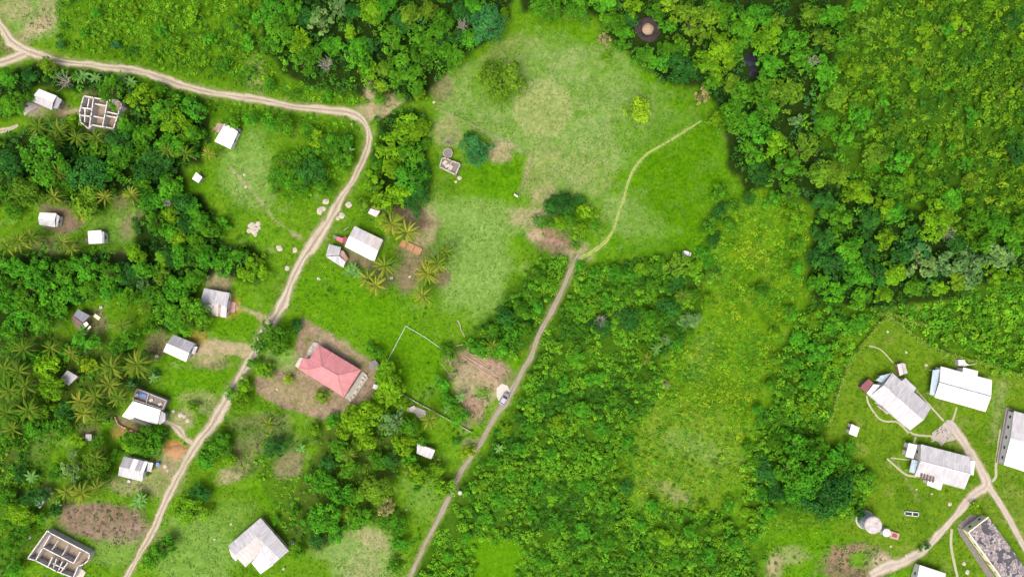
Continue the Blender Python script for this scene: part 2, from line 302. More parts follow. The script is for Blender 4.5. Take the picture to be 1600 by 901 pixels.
# ------------------------------------------------------------------ vegetation zones (px polygons)
Z = {
 'wood_top': [(405, -40), (800, -40), (795, 30), (752, 72), (715, 95), (690, 118), (668, 150), (640, 162), (610, 150), (585, 140), (560, 150), (500, 140), (440, 118), (410, 70)],
 'wood_field': [(805, -40), (1340, -40), (1300, 100), (1270, 180), (1300, 250), (1380, 300), (1440, 330), (1500, 390), (1560, 380), (1640, 360), (1640, 440), (1560, 440), (1480, 470), (1400, 482), (1330, 480), (1265, 470), (1262, 400), (1275, 320), (1200, 290), (1165, 300), (1140, 260), (1130, 200), (1118, 160), (1095, 140), (1040, 125), (1005, 105), (985, 80), (950, 55), (935, 25), (860, 12), (820, 18)],
 'wood_left': [(110, 108), (160, 112), (215, 122), (260, 135), (330, 158), (335, 190), (322, 225), (318, 255), (285, 262), (290, 300), (270, 335), (215, 325), (190, 300), (150, 330), (110, 325), (60, 310), (-40, 330), (-40, 215), (30, 205), (60, 190), (120, 205), (195, 205), (195, 155), (120, 140)],
 'wood_farleft': [(-40, 110), (30, 108), (60, 95), (110, 108), (118, 140), (45, 140), (35, 170), (10, 190), (-40, 195)],
 'wood_mid': [(-40, 395), (60, 392), (110, 390), (165, 392), (205, 395), (215, 340), (290, 300), (318, 300), (330, 340), (355, 380), (395, 385), (412, 400), (402, 440), (375, 440), (340, 425), (310, 445), (310, 480), (262, 520), (240, 500), (225, 470), (180, 450), (135, 470), (90, 480), (40, 530), (-40, 540)],
 'palm_grove': [(-40, 520), (60, 520), (105, 530), (165, 530), (240, 550), (240, 600), (205, 610), (180, 660), (120, 670), (60, 690), (30, 760), (-40, 770)],
 'wood_road': [(590, 195), (612, 178), (640, 170), (665, 172), (672, 200), (665, 250), (668, 300), (645, 328), (605, 322), (575, 300), (582, 250)],
 'wood_low': [(470, 655), (520, 665), (560, 640), (600, 620), (640, 660), (645, 690), (640, 730), (690, 735), (712, 745), (700, 780), (640, 720), (590, 780), (625, 850), (590, 815), (540, 820), (500, 860), (440, 830), (470, 740), (500, 700)],
 'thicket_lane': [(905, 410), (950, 415), (1000, 402), (1060, 405), (1100, 385), (1118, 420), (1095, 470), (1085, 515), (1045, 560), (1030, 610), (985, 690), (970, 750), (985, 800), (1050, 800), (1120, 800), (1160, 830), (1180, 870), (1190, 960), (630, 960), (660, 890), (700, 805), (728, 745), (765, 685), (805, 622), (838, 555), (870, 495), (895, 440)],
 'thicket_lane_w': [(845, 410), (885, 405), (882, 435), (865, 470), (846, 500), (825, 545), (790, 560), (740, 550), (715, 545), (760, 500), (790, 470), (815, 440)],
 'vine_field': [(1100, 345), (1165, 305), (1235, 312), (1262, 400), (1255, 460), (1225, 520), (1215, 590), (1180, 640), (1165, 690), (1160, 745), (1120, 785), (1060, 795), (1000, 780), (978, 730), (990, 670), (1035, 600), (1055, 550), (1095, 500), (1110, 450), (1128, 395)],
 'bush_right': [(1262, 470), (1330, 482), (1385, 488), (1335, 540), (1318, 580), (1296, 640), (1280, 690), (1330, 720), (1365, 745), (1345, 790), (1300, 820), (1250, 800), (1200, 800), (1190, 870), (1165, 800), (1160, 745), (1175, 680), (1215, 600), (1228, 520)],
 'bush_school': [(1390, 488), (1480, 470), (1560, 442), (1640, 440), (1640, 598), (1590, 585), (1530, 560), (1470, 545), (1430, 515)],
 'cane_right': [(1340, -40), (1640, -40), (1640, 360), (1560, 378), (1500, 385), (1440, 325), (1380, 295), (1300, 245), (1275, 185), (1305, 100)],
 'scrub_topleft': [(95, -40), (402, -40), (405, 70), (440, 120), (500, 142), (560, 152), (575, 165), (545, 165), (480, 162), (400, 145), (330, 132), (280, 120), (235, 106), (180, 96), (110, 86), (85, 60)],
 'scrub_roadside': [(200, 125), (330, 152), (400, 168), (500, 182), (555, 188), (565, 215), (548, 255), (520, 290), (490, 300), (460, 320), (440, 310), (425, 270), (440, 230), (490, 215), (500, 195), (430, 190), (380, 185), (330, 180)],
 'scrub_left_low': [(-40, 680), (40, 690), (90, 690), (70, 760), (40, 830), (70, 830), (45, 870), (-40, 960)],
 'scrub_mid_low': [(330, 690), (360, 650), (420, 650), (480, 690), (470, 740), (440, 830), (430, 790), (400, 740), (360, 745)],
}
# ------------------------------------------------------------------ ground sheet: real surface colours per vertex, broken up by noise in the shader
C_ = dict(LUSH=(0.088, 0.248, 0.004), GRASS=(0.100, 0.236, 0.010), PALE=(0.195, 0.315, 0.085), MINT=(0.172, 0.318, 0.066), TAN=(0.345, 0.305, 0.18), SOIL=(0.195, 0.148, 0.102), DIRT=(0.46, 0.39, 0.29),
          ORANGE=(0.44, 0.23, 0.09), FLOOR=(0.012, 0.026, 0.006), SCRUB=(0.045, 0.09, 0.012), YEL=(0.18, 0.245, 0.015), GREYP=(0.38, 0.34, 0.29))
gx = np.concatenate([[-15000, -6000, -2500, -900, -300], np.arange(-90, 1691, 3.0), [1900, 2500, 4100, 7600, 16600]])
gy = np.concatenate([[-15000, -6000, -2500, -900, -300], np.arange(-90, 991, 3.0), [1200, 1800, 3400, 6900, 15900]])
GX, GY = np.meshgrid(gx, gy); GC = np.empty(GX.shape + (3,)); GC[:] = C_['GRASS']
big = fbm(GX, GY, 90, 3)[..., None]; GC[:] = GC * (0.75 + 0.5 * big)
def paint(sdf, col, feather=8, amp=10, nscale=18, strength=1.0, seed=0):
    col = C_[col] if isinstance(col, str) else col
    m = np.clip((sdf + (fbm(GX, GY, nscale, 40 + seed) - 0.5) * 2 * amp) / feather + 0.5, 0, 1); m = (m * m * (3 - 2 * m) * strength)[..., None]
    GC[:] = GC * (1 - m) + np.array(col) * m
poly = lambda p: sd_poly(GX, GY, p)
ell = lambda *a: sd_ell(GX, GY, *a)
line = lambda p, w=6: sd_line(GX, GY, p, w)
OUT = [(-90, -90), (1690, -90), (1690, 990), (-90, 990)]
paint(-poly(OUT), 'SCRUB', 10, 4, 20)
FIELD = [(690, 115), (780, 62), (850, 22), (930, 50), (985, 95), (1060, 140), (1110, 170), (1140, 240), (1143, 320), (1085, 390), (1000, 402), (930, 400), (900, 400), (840, 330), (835, 245), (750, 205), (690, 170)]
paint(poly(FIELD), 'GRASS', 20, 8)
paint(ell(1050, 290, 95, 110), 'LUSH', 30, 25, 40); paint(ell(780, 280, 50, 35, 20), 'LUSH', 14, 10, 25); paint(ell(1000, 375, 70, 28), 'LUSH', 20, 12)
paint(ell(885, 60, 40, 26), 'LUSH', 20, 10); paint(ell(1010, 120, 50, 40), 'LUSH', 20, 20, seed=2); paint(ell(700, 250, 26, 60), 'GRASS', 20, 14)
def mottle(sdf, col, scale, lo, hi, strength, seed, feather=25):
    f = fbm(GX, GY, scale, seed, 5); m = np.clip((f - lo) / (hi - lo), 0, 1) * np.clip(sdf / feather, 0, 1) * strength; m = m[..., None]; GC[:] = GC * (1 - m) + np.array(C_[col] if isinstance(col, str) else col) * m
al = poly(OUT); mottle(al, 'LUSH', 40, .52, .66, .5, 305); mottle(al, (0.055, 0.17, 0.006), 18, .56, .68, .6, 306); mottle(al, 'PALE', 15, .63, .73, .35, 307)
for k, (cx, cy, rx, ry, c, s, a) in enumerate([(860, 105, 60, 55, 'PALE', 0.8, 0), (930, 130, 75, 60, 'PALE', 0.55, 20), (900, 230, 70, 75, 'PALE', 0.75, -20), (960, 210, 60, 60, 'PALE', 0.5, 0), (990, 345, 60, 30, 'PALE', 0.7, 30), (1010, 190, 60, 40, 'PALE', 0.4, 10),
        (730, 140, 50, 32, 'PALE', 0.7, -30), (790, 85, 55, 20, (0.26, 0.30, 0.11), 0.5, -30), (800, 200, 60, 32, 'PALE', 0.7, 20), (690, 135, 18, 22, 'SOIL', 0.6, 0), (780, 235, 22, 16, 'TAN', 0.8, 0), (850, 270, 30, 50, (0.26, 0.30, 0.11), 0.45, 10), (920, 270, 40, 40, (0.26, 0.30, 0.11), 0.35, 0), (850, 310, 24, 20, 'TAN', 0.45, 0),
        (755, 340, 90, 26, 'PALE', 0.6, 5), (830, 340, 34, 16, 'TAN', 0.7, 10), (735, 410, 60, 75, 'MINT', 0.85, 10), (750, 450, 34, 50, 'MINT', 0.6, 0), (690, 330, 40, 26, 'MINT', 0.5, 0), (720, 200, 50, 30, 'PALE', 0.4, 0), (700, 205, 22, 24, 'TAN', 0.4, 0),
        (660, 360, 22, 40, 'TAN', 0.7, 20), (385, 255, 34, 48, 'MINT', 0.75, 20), (400, 290, 36, 40, 'PALE', 0.5, 0), (480, 350, 40, 30, 'GRASS', 0.6, 0), (370, 420, 30, 30, 'LUSH', 0.5, 0), (180, 350, 44, 26, 'MINT', 0.4, 0), (205, 350, 14, 24, 'SOIL', 0.6, 30), (190, 315, 12, 14, 'SOIL', 0.5, 0),
        (535, 470, 80, 45, 'LUSH', 0.7, 20), (640, 560, 50, 50, 'LUSH', 0.8, 0), (600, 500, 50, 40, 'LUSH', 0.6, 0), (320, 595, 60, 30, 'LUSH', 0.7, -10), (370, 505, 34, 20, 'LUSH', 0.7, 0), (310, 625, 26, 16, 'TAN', 0.4, 10),
        (335, 800, 60, 50, 'GRASS', 0.8, -40), (300, 870, 60, 60, 'MINT', 0.65, -30), (360, 830, 50, 40, 'MINT', 0.4, 0), (440, 770, 40, 36, 'LUSH', 0.5, 0), (420, 740, 40, 16, 'LUSH', 0.5, 0), (650, 790, 36, 50, 'GRASS', 0.8, 20), (660, 770, 30, 30, 'MINT', 0.5, 0), (480, 880, 70, 26, 'GRASS', 0.8, 0),
        (565, 870, 50, 52, 'PALE', 0.85, 0), (580, 840, 30, 14, 'TAN', 0.6, 20), (570, 890, 26, 30, 'TAN', 0.3, 0), (505, 860, 24, 16, 'PALE', 0.6, 0), (770, 870, 60, 40, 'LUSH', 0.8, 0), (790, 840, 30, 24, 'YEL', 0.5, 0),
        (60, 25, 50, 36, 'PALE', 0.7, 0), (55, 45, 30, 14, 'TAN', 0.7, -30), (25, 10, 26, 20, 'TAN', 0.5, 0), (75, 15, 16, 30, 'TAN', 0.5, 0), (20, 78, 22, 8, 'SOIL', 0.5, 20), (165, 48, 14, 10, 'SOIL', 0.8, -30), (395, 90, 16, 22, 'TAN', 0.6, 20), (590, 165, 34, 16, 'TAN', 0.7, -20), (575, 145, 14, 14, 'TAN', 0.7, 0),
        (20, 215, 40, 22, 'GRASS', 0.8, -20), (5, 175, 20, 20, 'GRASS', 0.6, 0), (60, 172, 16, 12, 'TAN', 0.5, 0), (48, 168, 13, 12, 'GREYP', 0.95, 0), (98, 172, 14, 12, 'SOIL', 0.8, 0), (195, 155, 16, 16, 'SOIL', 0.8, 0), (160, 212, 40, 8, 'SOIL', 0.7, 5), (140, 145, 14, 8, 'SOIL', 0.6, 0),
        (100, 345, 30, 22, 'SOIL', 0.95, 0), (75, 325, 16, 10, 'SOIL', 0.8, 0), (80, 385, 34, 14, 'SOIL', 0.6, 0), (190, 405, 22, 12, 'SOIL', 0.5, 0), (340, 435, 20, 26, 'TAN', 0.8, -20), (350, 440, 14, 24, 'SOIL', 0.4, 0), (360, 480, 16, 18, 'ORANGE', 0.45, 0), (150, 505, 22, 22, 'SOIL', 0.6, 40), (245, 540, 16, 24, 'SOIL', 0.7, 20),
        (330, 550, 34, 20, 'TAN', 0.75, -5), (310, 530, 14, 14, 'ORANGE', 0.5, 0), (340, 570, 36, 5, 'SOIL', 0.6, -3), (200, 665, 20, 14, 'SOIL', 0.8, 30), (195, 675, 22, 10, 'ORANGE', 0.5, 0), (275, 703, 20, 15, 'ORANGE', 0.95, 20), (270, 720, 26, 18, 'TAN', 0.7, 0), (262, 730, 14, 14, 'SOIL', 0.4, 0), (250, 750, 40, 24, 'TAN', 0.45, 0), (200, 760, 34, 12, 'TAN', 0.5, 10),
        (165, 815, 68, 30, 'SOIL', 0.95, 8), (190, 830, 50, 18, (0.245, 0.20, 0.145), 0.6, 5), (130, 810, 40, 26, (0.24, 0.19, 0.13), 0.6, 0), (185, 860, 44, 24, 'PALE', 0.4, 0), (70, 770, 14, 12, 'SOIL', 0.7, 0), (45, 690, 30, 40, 'PALE', 0.5, 30), (140, 670, 16, 16, 'SOIL', 0.6, 0), (285, 655, 20, 16, 'TAN', 0.6, 0),
        (430, 690, 40, 24, 'PALE', 0.7, 0), (455, 725, 26, 18, 'TAN', 0.9, -40), (370, 735, 26, 12, 'TAN', 0.85, -20), (385, 700, 20, 26, 'TAN', 0.5, 30), (410, 660, 40, 14, 'TAN', 0.5, 0),
        (750, 575, 52, 28, 'SOIL', 0.8, 20), (745, 600, 40, 34, 'TAN', 0.75, 20), (760, 570, 34, 14, (0.38, 0.26, 0.2), 0.7, 30), (735, 645, 22, 26, (0.33, 0.22, 0.17), 0.8, 0), (755, 615, 14, 10, 'LUSH', 0.9, 0), (695, 630, 20, 30, 'LUSH', 0.5, 0), (745, 665, 18, 14, 'LUSH', 0.5, 0), (735, 690, 14, 6, 'TAN', 0.8, 0),
        (865, 378, 34, 20, 'SOIL', 0.75, 25), (855, 370, 22, 10, (0.32, 0.2, 0.16), 0.8, 20), (900, 400, 24, 14, 'TAN', 0.8, -30), (836, 368, 12, 10, 'TAN', 0.9, 0), (640, 340, 34, 16, 'SOIL', 0.9, 15), (650, 400, 30, 22, 'SOIL', 0.5, 30), (640, 430, 18, 30, 'SOIL', 0.75, 20), (690, 435, 14, 14, 'SOIL', 0.8, 0), (560, 405, 34, 10, 'SOIL', 0.8, 25), (600, 430, 34, 20, 'SOIL', 0.5, 0),
        (1340, 880, 56, 30, 'SOIL', 0.85, 0), (1330, 870, 36, 18, (0.28, 0.19, 0.13), 0.8, 0), (1350, 872, 26, 16, 'LUSH', 0.9, 0), (1380, 880, 26, 14, 'DIRT', 0.8, 0), (1250, 860, 44, 40, 'LUSH', 0.6, 0), (1235, 870, 26, 14, 'TAN', 0.4, 0), (1210, 885, 12, 22, 'TAN', 0.8, 0), (1590, 790, 20, 60, 'SOIL', 0.5, -20), (1560, 640, 16, 50, 'PALE', 0.3, 10),
        (1180, 331, 14, 11, 'SOIL', 0.6, 0), (1130, 430, 18, 12, 'TAN', 0.6, 0)]):
    paint(ell(cx, cy, rx, ry, a), c, 34 if c == 'MINT' else (18 if c == 'PALE' else 12), 16 if c == 'MINT' else (9 if rx > 20 else 4), 22 if c == 'MINT' else 14, s, seed=k * 3)
fs = poly(FIELD); mottle(fs, 'LUSH', 34, .50, .64, .5, 301); mottle(fs, 'PALE', 12, .57, .68, .4, 302); mottle(fs, 'LUSH', 11, .57, .68, .35, 303); mottle(fs, (0.21, 0.29, 0.10), 20, .60, .72, .35, 304)
paint(ell(1065, 270, 75, 100), (0.070, 0.205, 0.003), 60, 20, 40, 0.75, 61); paint(ell(1020, 385, 60, 18), (0.070, 0.21, 0.003), 24, 8, 20, 0.7, 62); paint(ell(880, 55, 40, 20), (0.085, 0.235, 0.004), 24, 10, 20, 0.6, 63)
paint(ell(848, 170, 46, 46), (0.245, 0.325, 0.105), 5, 3, 12, 0.9, 77)
YARD = [(470, 496), (505, 515), (545, 540), (590, 572), (588, 600), (580, 622), (555, 632), (530, 650), (505, 655), (470, 645), (430, 632), (400, 612), (398, 590), (425, 575), (455, 568), (462, 545), (465, 520)]
paint(poly(YARD), (0.265, 0.205, 0.142), 5, 4, 10, 0.95, 5); mottle(poly(YARD), (0.17, 0.19, 0.06), 16, .52, .66, .7, 341, 6); mottle(poly(YARD), (0.33, 0.27, 0.19), 12, .55, .66, .6, 342, 6); paint(ell(465, 620, 45, 16, 20), (0.27, 0.25, 0.12), 14, 10, 14, 0.6, 6); paint(ell(440, 560, 28, 18), 'PALE', 10, 8, 14, 0.7, 7); paint(ell(540, 545, 40, 10, 33), 'TAN', 8, 6, 12, 0.4, 8)
SCHOOLYARD = [(1387, 495), (1340, 545), (1300, 650), (1290, 690), (1370, 745), (1350, 800), (1300, 830), (1380, 860), (1480, 930), (1660, 960), (1660, 590), (1540, 565), (1470, 555), (1420, 520)]
paint(poly(SCHOOLYARD), (0.115, 0.225, 0.012), 10, 6, 25, 0.8, 9)
mottle(poly(SCHOOLYARD), (0.075, 0.175, 0.008), 30, .5, .64, .7, 331); mottle(poly(SCHOOLYARD), (0.17, 0.25, 0.04), 22, .55, .68, .6, 332); paint(ell(1560, 640, 10, 60, 8), 'PALE', 8, 6, 16, 0.35, 4)
paint(line([(1566, 600), (1560, 640), (1552, 680)], 5), 'TAN', 6, 3, 10, 0.35, 3)
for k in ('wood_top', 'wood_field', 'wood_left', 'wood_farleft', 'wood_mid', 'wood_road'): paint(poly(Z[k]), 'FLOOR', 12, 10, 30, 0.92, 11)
for k in ('palm_grove', 'wood_low'): paint(poly(Z[k]), (0.05, 0.075, 0.015), 14, 16, 30, 0.75, 12)
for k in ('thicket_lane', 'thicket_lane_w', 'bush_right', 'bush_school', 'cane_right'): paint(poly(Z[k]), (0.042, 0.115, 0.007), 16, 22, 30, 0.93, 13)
for k in ('scrub_topleft', 'scrub_roadside'): paint(poly(Z[k]), (0.075, 0.19, 0.006), 12, 10, 30, 0.9, 14)
for k in ('scrub_left_low', 'scrub_mid_low'): paint(poly(Z[k]), 'SCRUB', 14, 14, 30, 0.5, 14)
paint(poly(Z['vine_field']), (0.112, 0.245, 0.007), 26, 26, 34, 0.95, 15)
mottle(poly(Z['vine_field']), (0.06, 0.17, 0.006), 20, .5, .64, .8, 311); mottle(poly(Z['vine_field']), (0.16, 0.26, 0.02), 26, .56, .68, .5, 312)
ROWS = [(985, 690), (1030, 625), (1120, 635), (1168, 690), (1155, 750), (1095, 792), (1000, 778)]
paint(poly(ROWS), (0.15, 0.26, 0.03), 34, 18, 20, 0.5, 71)
for (cx, cy, rx, ry, a, c, s) in [(1095, 560, 20, 40, 25, 'PALE', 0.35), (1090, 700, 60, 20, 20, 'PALE', 0.4), (1050, 770, 30, 9, 25, 'TAN', 0.4), (1200, 350, 40, 30, 0, 'LUSH', 0.5)]: paint(ell(cx, cy, rx, ry, a), c, 18, 10, 14, s, 16)
paint(ell(770, 870, 56, 36), 'LUSH', 14, 10, 20, 0.9, 17); paint(ell(1040, 105, 20, 20), 'FLOOR', 8, 4, 10, 0.9, 1)
paint(ell(400, 120, 14, 26), 'TAN', 12, 8, 12, 0.4, 44)
for rd in (ROAD, BRANCH): paint(line([(p[0], p[1], p[2] + 3) for p in rd]), (0.26, 0.25, 0.13), 7, 5, 9, 0.6, 21)
paint(line([(p[0], p[1], p[2] + 4) for p in LANE]), (0.22, 0.22, 0.10), 5, 3, 9, 0.6, 22)
paint(line(SCHOOL), (0.26, 0.25, 0.13), 7, 4, 9, 0.7, 23); paint(line(SCHOOL2), (0.26, 0.25, 0.13), 6, 3, 9, 0.7, 24)
for d in DRIVES: paint(line(d), 'TAN', 4, 3, 9, 0.85, 25)
paint(line(FIELD_TRACK), 'PALE', 6, 4, 9, 0.7, 26)
paint(line([(680, 170, 2), (755, 205, 2), (830, 245, 2), (812, 305, 2)]), 'TAN', 3, 2, 9, 0.35, 27)
paint(line([(828, 250), (815, 300)], 8), 'TAN', 8, 4, 9, 0.4, 28)
paint(line([(975, 90, 3), (972, 160, 3), (985, 240, 3)]), 'PALE', 4, 2, 9, 0.35, 29)
paint(line([(1395, 715), (1435, 780)], 4), 'TAN', 5, 4, 9, 0.3, 30)
m, N, L, B = nmat('ground_cover'); tc = N.new('ShaderNodeTexCoord').outputs['Object']
at = N.new('ShaderNodeAttribute'); at.attribute_name = 'tint'
n1 = noise(N, L, tc, 1.1, 6, 0.7); n2 = noise(N, L, tc, 0.14, 4, 0.6); n3 = noise(N, L, tc, 0.45, 5, 0.6)
c = mixc(N, L, 1.0, at.outputs['Color'], ramp(N, L, n1, [(0.3, (0.62, 0.68, 0.6)), (0.5, (0.98, 0.98, 0.98)), (0.72, (1.36, 1.27, 1.36))]), 'MULTIPLY')
c = mixc(N, L, 1.0, c, ramp(N, L, n3, [(0.32, (0.74, 0.86, 0.7)), (0.68, (1.28, 1.12, 1.25))]), 'MULTIPLY')
c = mixc(N, L, 1.0, c, ramp(N, L, n2, [(0.3, (0.9, 0.92, 0.85)), (0.7, (1.1, 1.06, 1.15))]), 'MULTIPLY')
L.new(c, B.inputs['Base Color']); B.inputs['Roughness'].default_value = 0.95; B.inputs['Specular IOR Level'].default_value = 0.0
bump(N, L, B, n1, 0.4, 0.1); M['ground'] = m
nx, ny = len(gx), len(gy)
GC *= 0.56
V = np.stack([(GX - 800) * PXM, (450.5 - GY) * PXM, np.zeros_like(GX)], -1).reshape(-1, 3)
idx = np.arange(nx * ny).reshape(ny, nx)
Q = np.stack([idx[1:, :-1], idx[1:, 1:], idx[:-1, 1:], idx[:-1, :-1]], -1).reshape(-1, 4)
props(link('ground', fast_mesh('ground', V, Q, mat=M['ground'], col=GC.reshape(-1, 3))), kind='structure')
def ground_col(px, py):
    i = np.clip(np.searchsorted(gx, px), 0, nx - 1); j = np.clip(np.searchsorted(gy, py), 0, ny - 1); return GC[j, i]

# ------------------------------------------------------------------ roads
def roadmat(name, col, col2, edge, crown=0.25):
    """ruts and stones by UV (u across 0..1, v along in metres); ragged grassy margins by noise"""
    m, N, L, B = nmat(name); uv = N.new('ShaderNodeUVMap'); sp = N.new('ShaderNodeSeparateXYZ'); L.new(uv.outputs[0], sp.inputs[0])
    tc = N.new('ShaderNodeTexCoord').outputs['Object']
    a = mathn(N, L, 'ABSOLUTE', mathn(N, L, 'SUBTRACT', sp.outputs[0], 0.5))
    rut = mathn(N, L, 'ABSOLUTE', mathn(N, L, 'SUBTRACT', a, 0.22))
    n1 = noise(N, L, tc, 1.6, 6, 0.7); n2 = noise(N, L, tc, 0.35, 4, 0.6)
    cs = N.new('ShaderNodeCombineXYZ'); L.new(mathn(N, L, 'MULTIPLY', sp.outputs[0], 9.0), cs.inputs[0]); L.new(mathn(N, L, 'MULTIPLY', sp.outputs[1], 0.12), cs.inputs[1])
    n4 = noise(N, L, cs.outputs[0], 1.0, 4, 0.6)
    c = mixc(N, L, ramp(N, L, mathn(N, L, 'ADD', mathn(N, L, 'MULTIPLY', n4, 0.7), mathn(N, L, 'MULTIPLY', n2, 0.3)), [(0.38, g3(0)), (0.62, g3(1))]), col, col2)
    c = mixc(N, L, 1.0, c, ramp(N, L, n1, [(0.3, g3(0.78)), (0.7, g3(1.18))]), 'MULTIPLY')
    c = mixc(N, L, ramp(N, L, rut, [(0.03, g3(0.4)), (0.12, g3(0))]), c, tuple(x * 1.12 for x in col))
    c = mixc(N, L, ramp(N, L, mathn(N, L, 'ADD', a, mathn(N, L, 'MULTIPLY', mathn(N, L, 'SUBTRACT', n2, 0.5), 0.35)), [(0.02, g3(crown)), (0.09, g3(0))]), c, tuple(x * 0.62 for x in col2))
    ed = mathn(N, L, 'ADD', mathn(N, L, 'MULTIPLY', a, 2.0), mathn(N, L, 'MULTIPLY', mathn(N, L, 'ADD', mathn(N, L, 'SUBTRACT', n1, 0.5), mathn(N, L, 'SUBTRACT', n2, 0.5)), 1.0))
    c = mixc(N, L, ramp(N, L, ed, [(0.66, g3(0)), (0.92, g3(1))]), c, edge)
    L.new(c, B.inputs['Base Color']); B.inputs['Roughness'].default_value = 0.95; B.inputs['Specular IOR Level'].default_value = 0.1
    bump(N, L, B, n1, 0.4, 0.08); return m
M['dirt'] = roadmat('dirt_road', (0.30, 0.268, 0.21), (0.175, 0.15, 0.108), (0.115, 0.15, 0.045), 0.5)
M['lane'] = roadmat('gravel_lane', (0.195, 0.175, 0.145), (0.135, 0.12, 0.09), (0.10, 0.13, 0.03), 0.1)
M['drive'] = roadmat('gravel_drive', (0.29, 0.26, 0.22), (0.215, 0.19, 0.155), (0.15, 0.155, 0.07), 0.1)
M['path'] = roadmat('concrete_path', (0.26, 0.25, 0.19), (0.20, 0.195, 0.14), (0.19, 0.20, 0.10), 0.0)
M['fieldtrack'] = roadmat('worn_grass_track', (0.205, 0.235, 0.08), (0.14, 0.20, 0.035), (0.075, 0.15, 0.006), 0.5)
def smooth(pts, n):
    out = []
    for i in range(len(pts) - 1):
        p0, p1, p2, p3 = (np.array(pts[max(0, min(len(pts) - 1, j))], float) for j in (i - 1, i, i + 1, i + 2))
        for t in np.arange(n) / n: out.append(0.5 * ((2 * p1) + (-p0 + p2) * t + (2 * p0 - 5 * p1 + 4 * p2 - p3) * t * t + (-p0 + 3 * p1 - 3 * p2 + p3) * t ** 3))
    out.append(np.array(pts[-1], float)); return np.array(out)
def strip(name, pts, mat, z=0.012, jag=0.9, n=8, seed=0):
    S = smooth(pts, n); rg = np.random.default_rng(seed + 5); d = np.gradient(S[:, :2], axis=0); d /= np.linalg.norm(d, axis=1)[:, None] + 1e-9
    nm = np.stack([-d[:, 1], d[:, 0]], -1); NA = 7; V = []; UV = []
    k = np.arange(len(S)); jl = (fbm(k * 1.0, k * 0 + seed, 5, 70 + seed) - 0.5) * 4 * jag; jr = (fbm(k * 1.0, k * 0 + seed, 5, 90 + seed) - 0.5) * 4 * jag
    along = np.concatenate([[0], np.cumsum(np.linalg.norm(np.diff(S[:, :2], axis=0), axis=1))]) * PXM
    for i in range(len(S)):
        for a in range(NA):
            t = a / (NA - 1); off = (t - 0.5) * S[i, 2] + jl[i] * (1 - t) * (t < 0.5) + jr[i] * t * (t > 0.5)
            q = S[i, :2] + nm[i] * off; w = G(q[0], q[1]); V.append((w.x, w.y, z + 0.02 * math.sin(math.pi * t))); UV.append((t, along[i]))
    id_ = np.arange(len(S) * NA).reshape(len(S), NA)
    F = np.stack([id_[:-1, :-1], id_[:-1, 1:], id_[1:, 1:], id_[1:, :-1]], -1).reshape(-1, 4)
    Va = np.array(V); f0 = F[0]; cr = np.cross(Va[f0[1]] - Va[f0[0]], Va[f0[2]] - Va[f0[0]])
    if cr[2] < 0: F = F[:, ::-1]
    me = fast_mesh(name, Va, F, mat=mat); ul = me.uv_layers.new(name='UVMap')
    ul.data.foreach_set('uv', np.array(UV, dtype=np.float32)[F.ravel()].ravel())
    return props(link(name, me), kind='structure')
strip('road', ROAD, M['dirt'], 0.016, 2.2, 6, 1); strip('road_branch', BRANCH, M['dirt'], 0.012, 1.2, 6, 2)
strip('lane', [(p[0], p[1], p[2] * .8) for p in LANE], M['lane'], 0.012, 1.7, 6, 3); strip('field_track', [(p[0], p[1], p[2] * .75) for p in FIELD_TRACK], M['fieldtrack'], 0.008, 0.6, 6, 4)
strip('driveway', SCHOOL, M['drive'], 0.016, 1.8, 6, 5); strip('driveway', SCHOOL2, M['drive'], 0.012, 0.8, 6, 6)
strip('path', TRACK_L, M['dirt'], 0.008, 0.8, 6, 7)
for i, f in enumerate(FOOT): strip('footpath', f, M['path'], 0.02, 0.25, 5, 10 + i)
for i, f in enumerate([DRIVES[2]]): strip('driveway', f, M['dirt'], 0.008, 1.4, 6, 30 + i)
def pad(name, pts, mat, z=0.006, kind='structure'):
    return props(MB().prism([G(*p) for p in pts], -0.05, z).build(name, mat, origin=G(*pts[0])), kind=kind)
M['apron'] = plain('forecourt_gravel', (0.25, 0.225, 0.21), 0.95, 0.2, 1.2, (0.16, 0.14, 0.12), 0.4)
pad('forecourt', [(1454, 685), (1457, 675), (1472, 664), (1479, 656), (1488, 655), (1498, 668), (1508, 684), (1497, 684), (1487, 689), (1478, 690), (1470, 697), (1466, 690)], M['apron'], 0.006)
pad('parking_pad', [(776, 606), (784, 599), (793, 602), (797, 612), (792, 624), (780, 628), (776, 618)], M['concrete_l'], 0.05)
# ------------------------------------------------------------------ buildings
KEEP = []          # px polygons kept clear of vegetation
TH = 0.07
def keep(pts, grow=1.0):
    c = np.mean(np.array(pts, float), axis=0); KEEP.append([tuple(c + (np.array(p) - c) * grow) for p in pts])
def inset(poly, d):
    """shrink a convex world polygon"""
    n = len(poly); c = sum((Vector((p[0], p[1], 0)) for p in poly), Vector()) / n; out = []
    for i in range(n):
        p0, p1, p2 = (Vector((poly[j % n][0], poly[j % n][1], 0)) for j in (i - 1, i, i + 1))
        e1 = (p1 - p0).normalized(); e2 = (p2 - p1).normalized()
        n1 = Vector((-e1.y, e1.x, 0)); n2 = Vector((-e2.y, e2.x, 0))
        if n1.dot(c - p1) < 0: n1 = -n1
        if n2.dot(c - p1) < 0: n2 = -n2
        b = (n1 + n2); k = d / max(0.3, 0.5 * b.dot(b)) * 1.0; out.append(p1 + b * k)
    return out
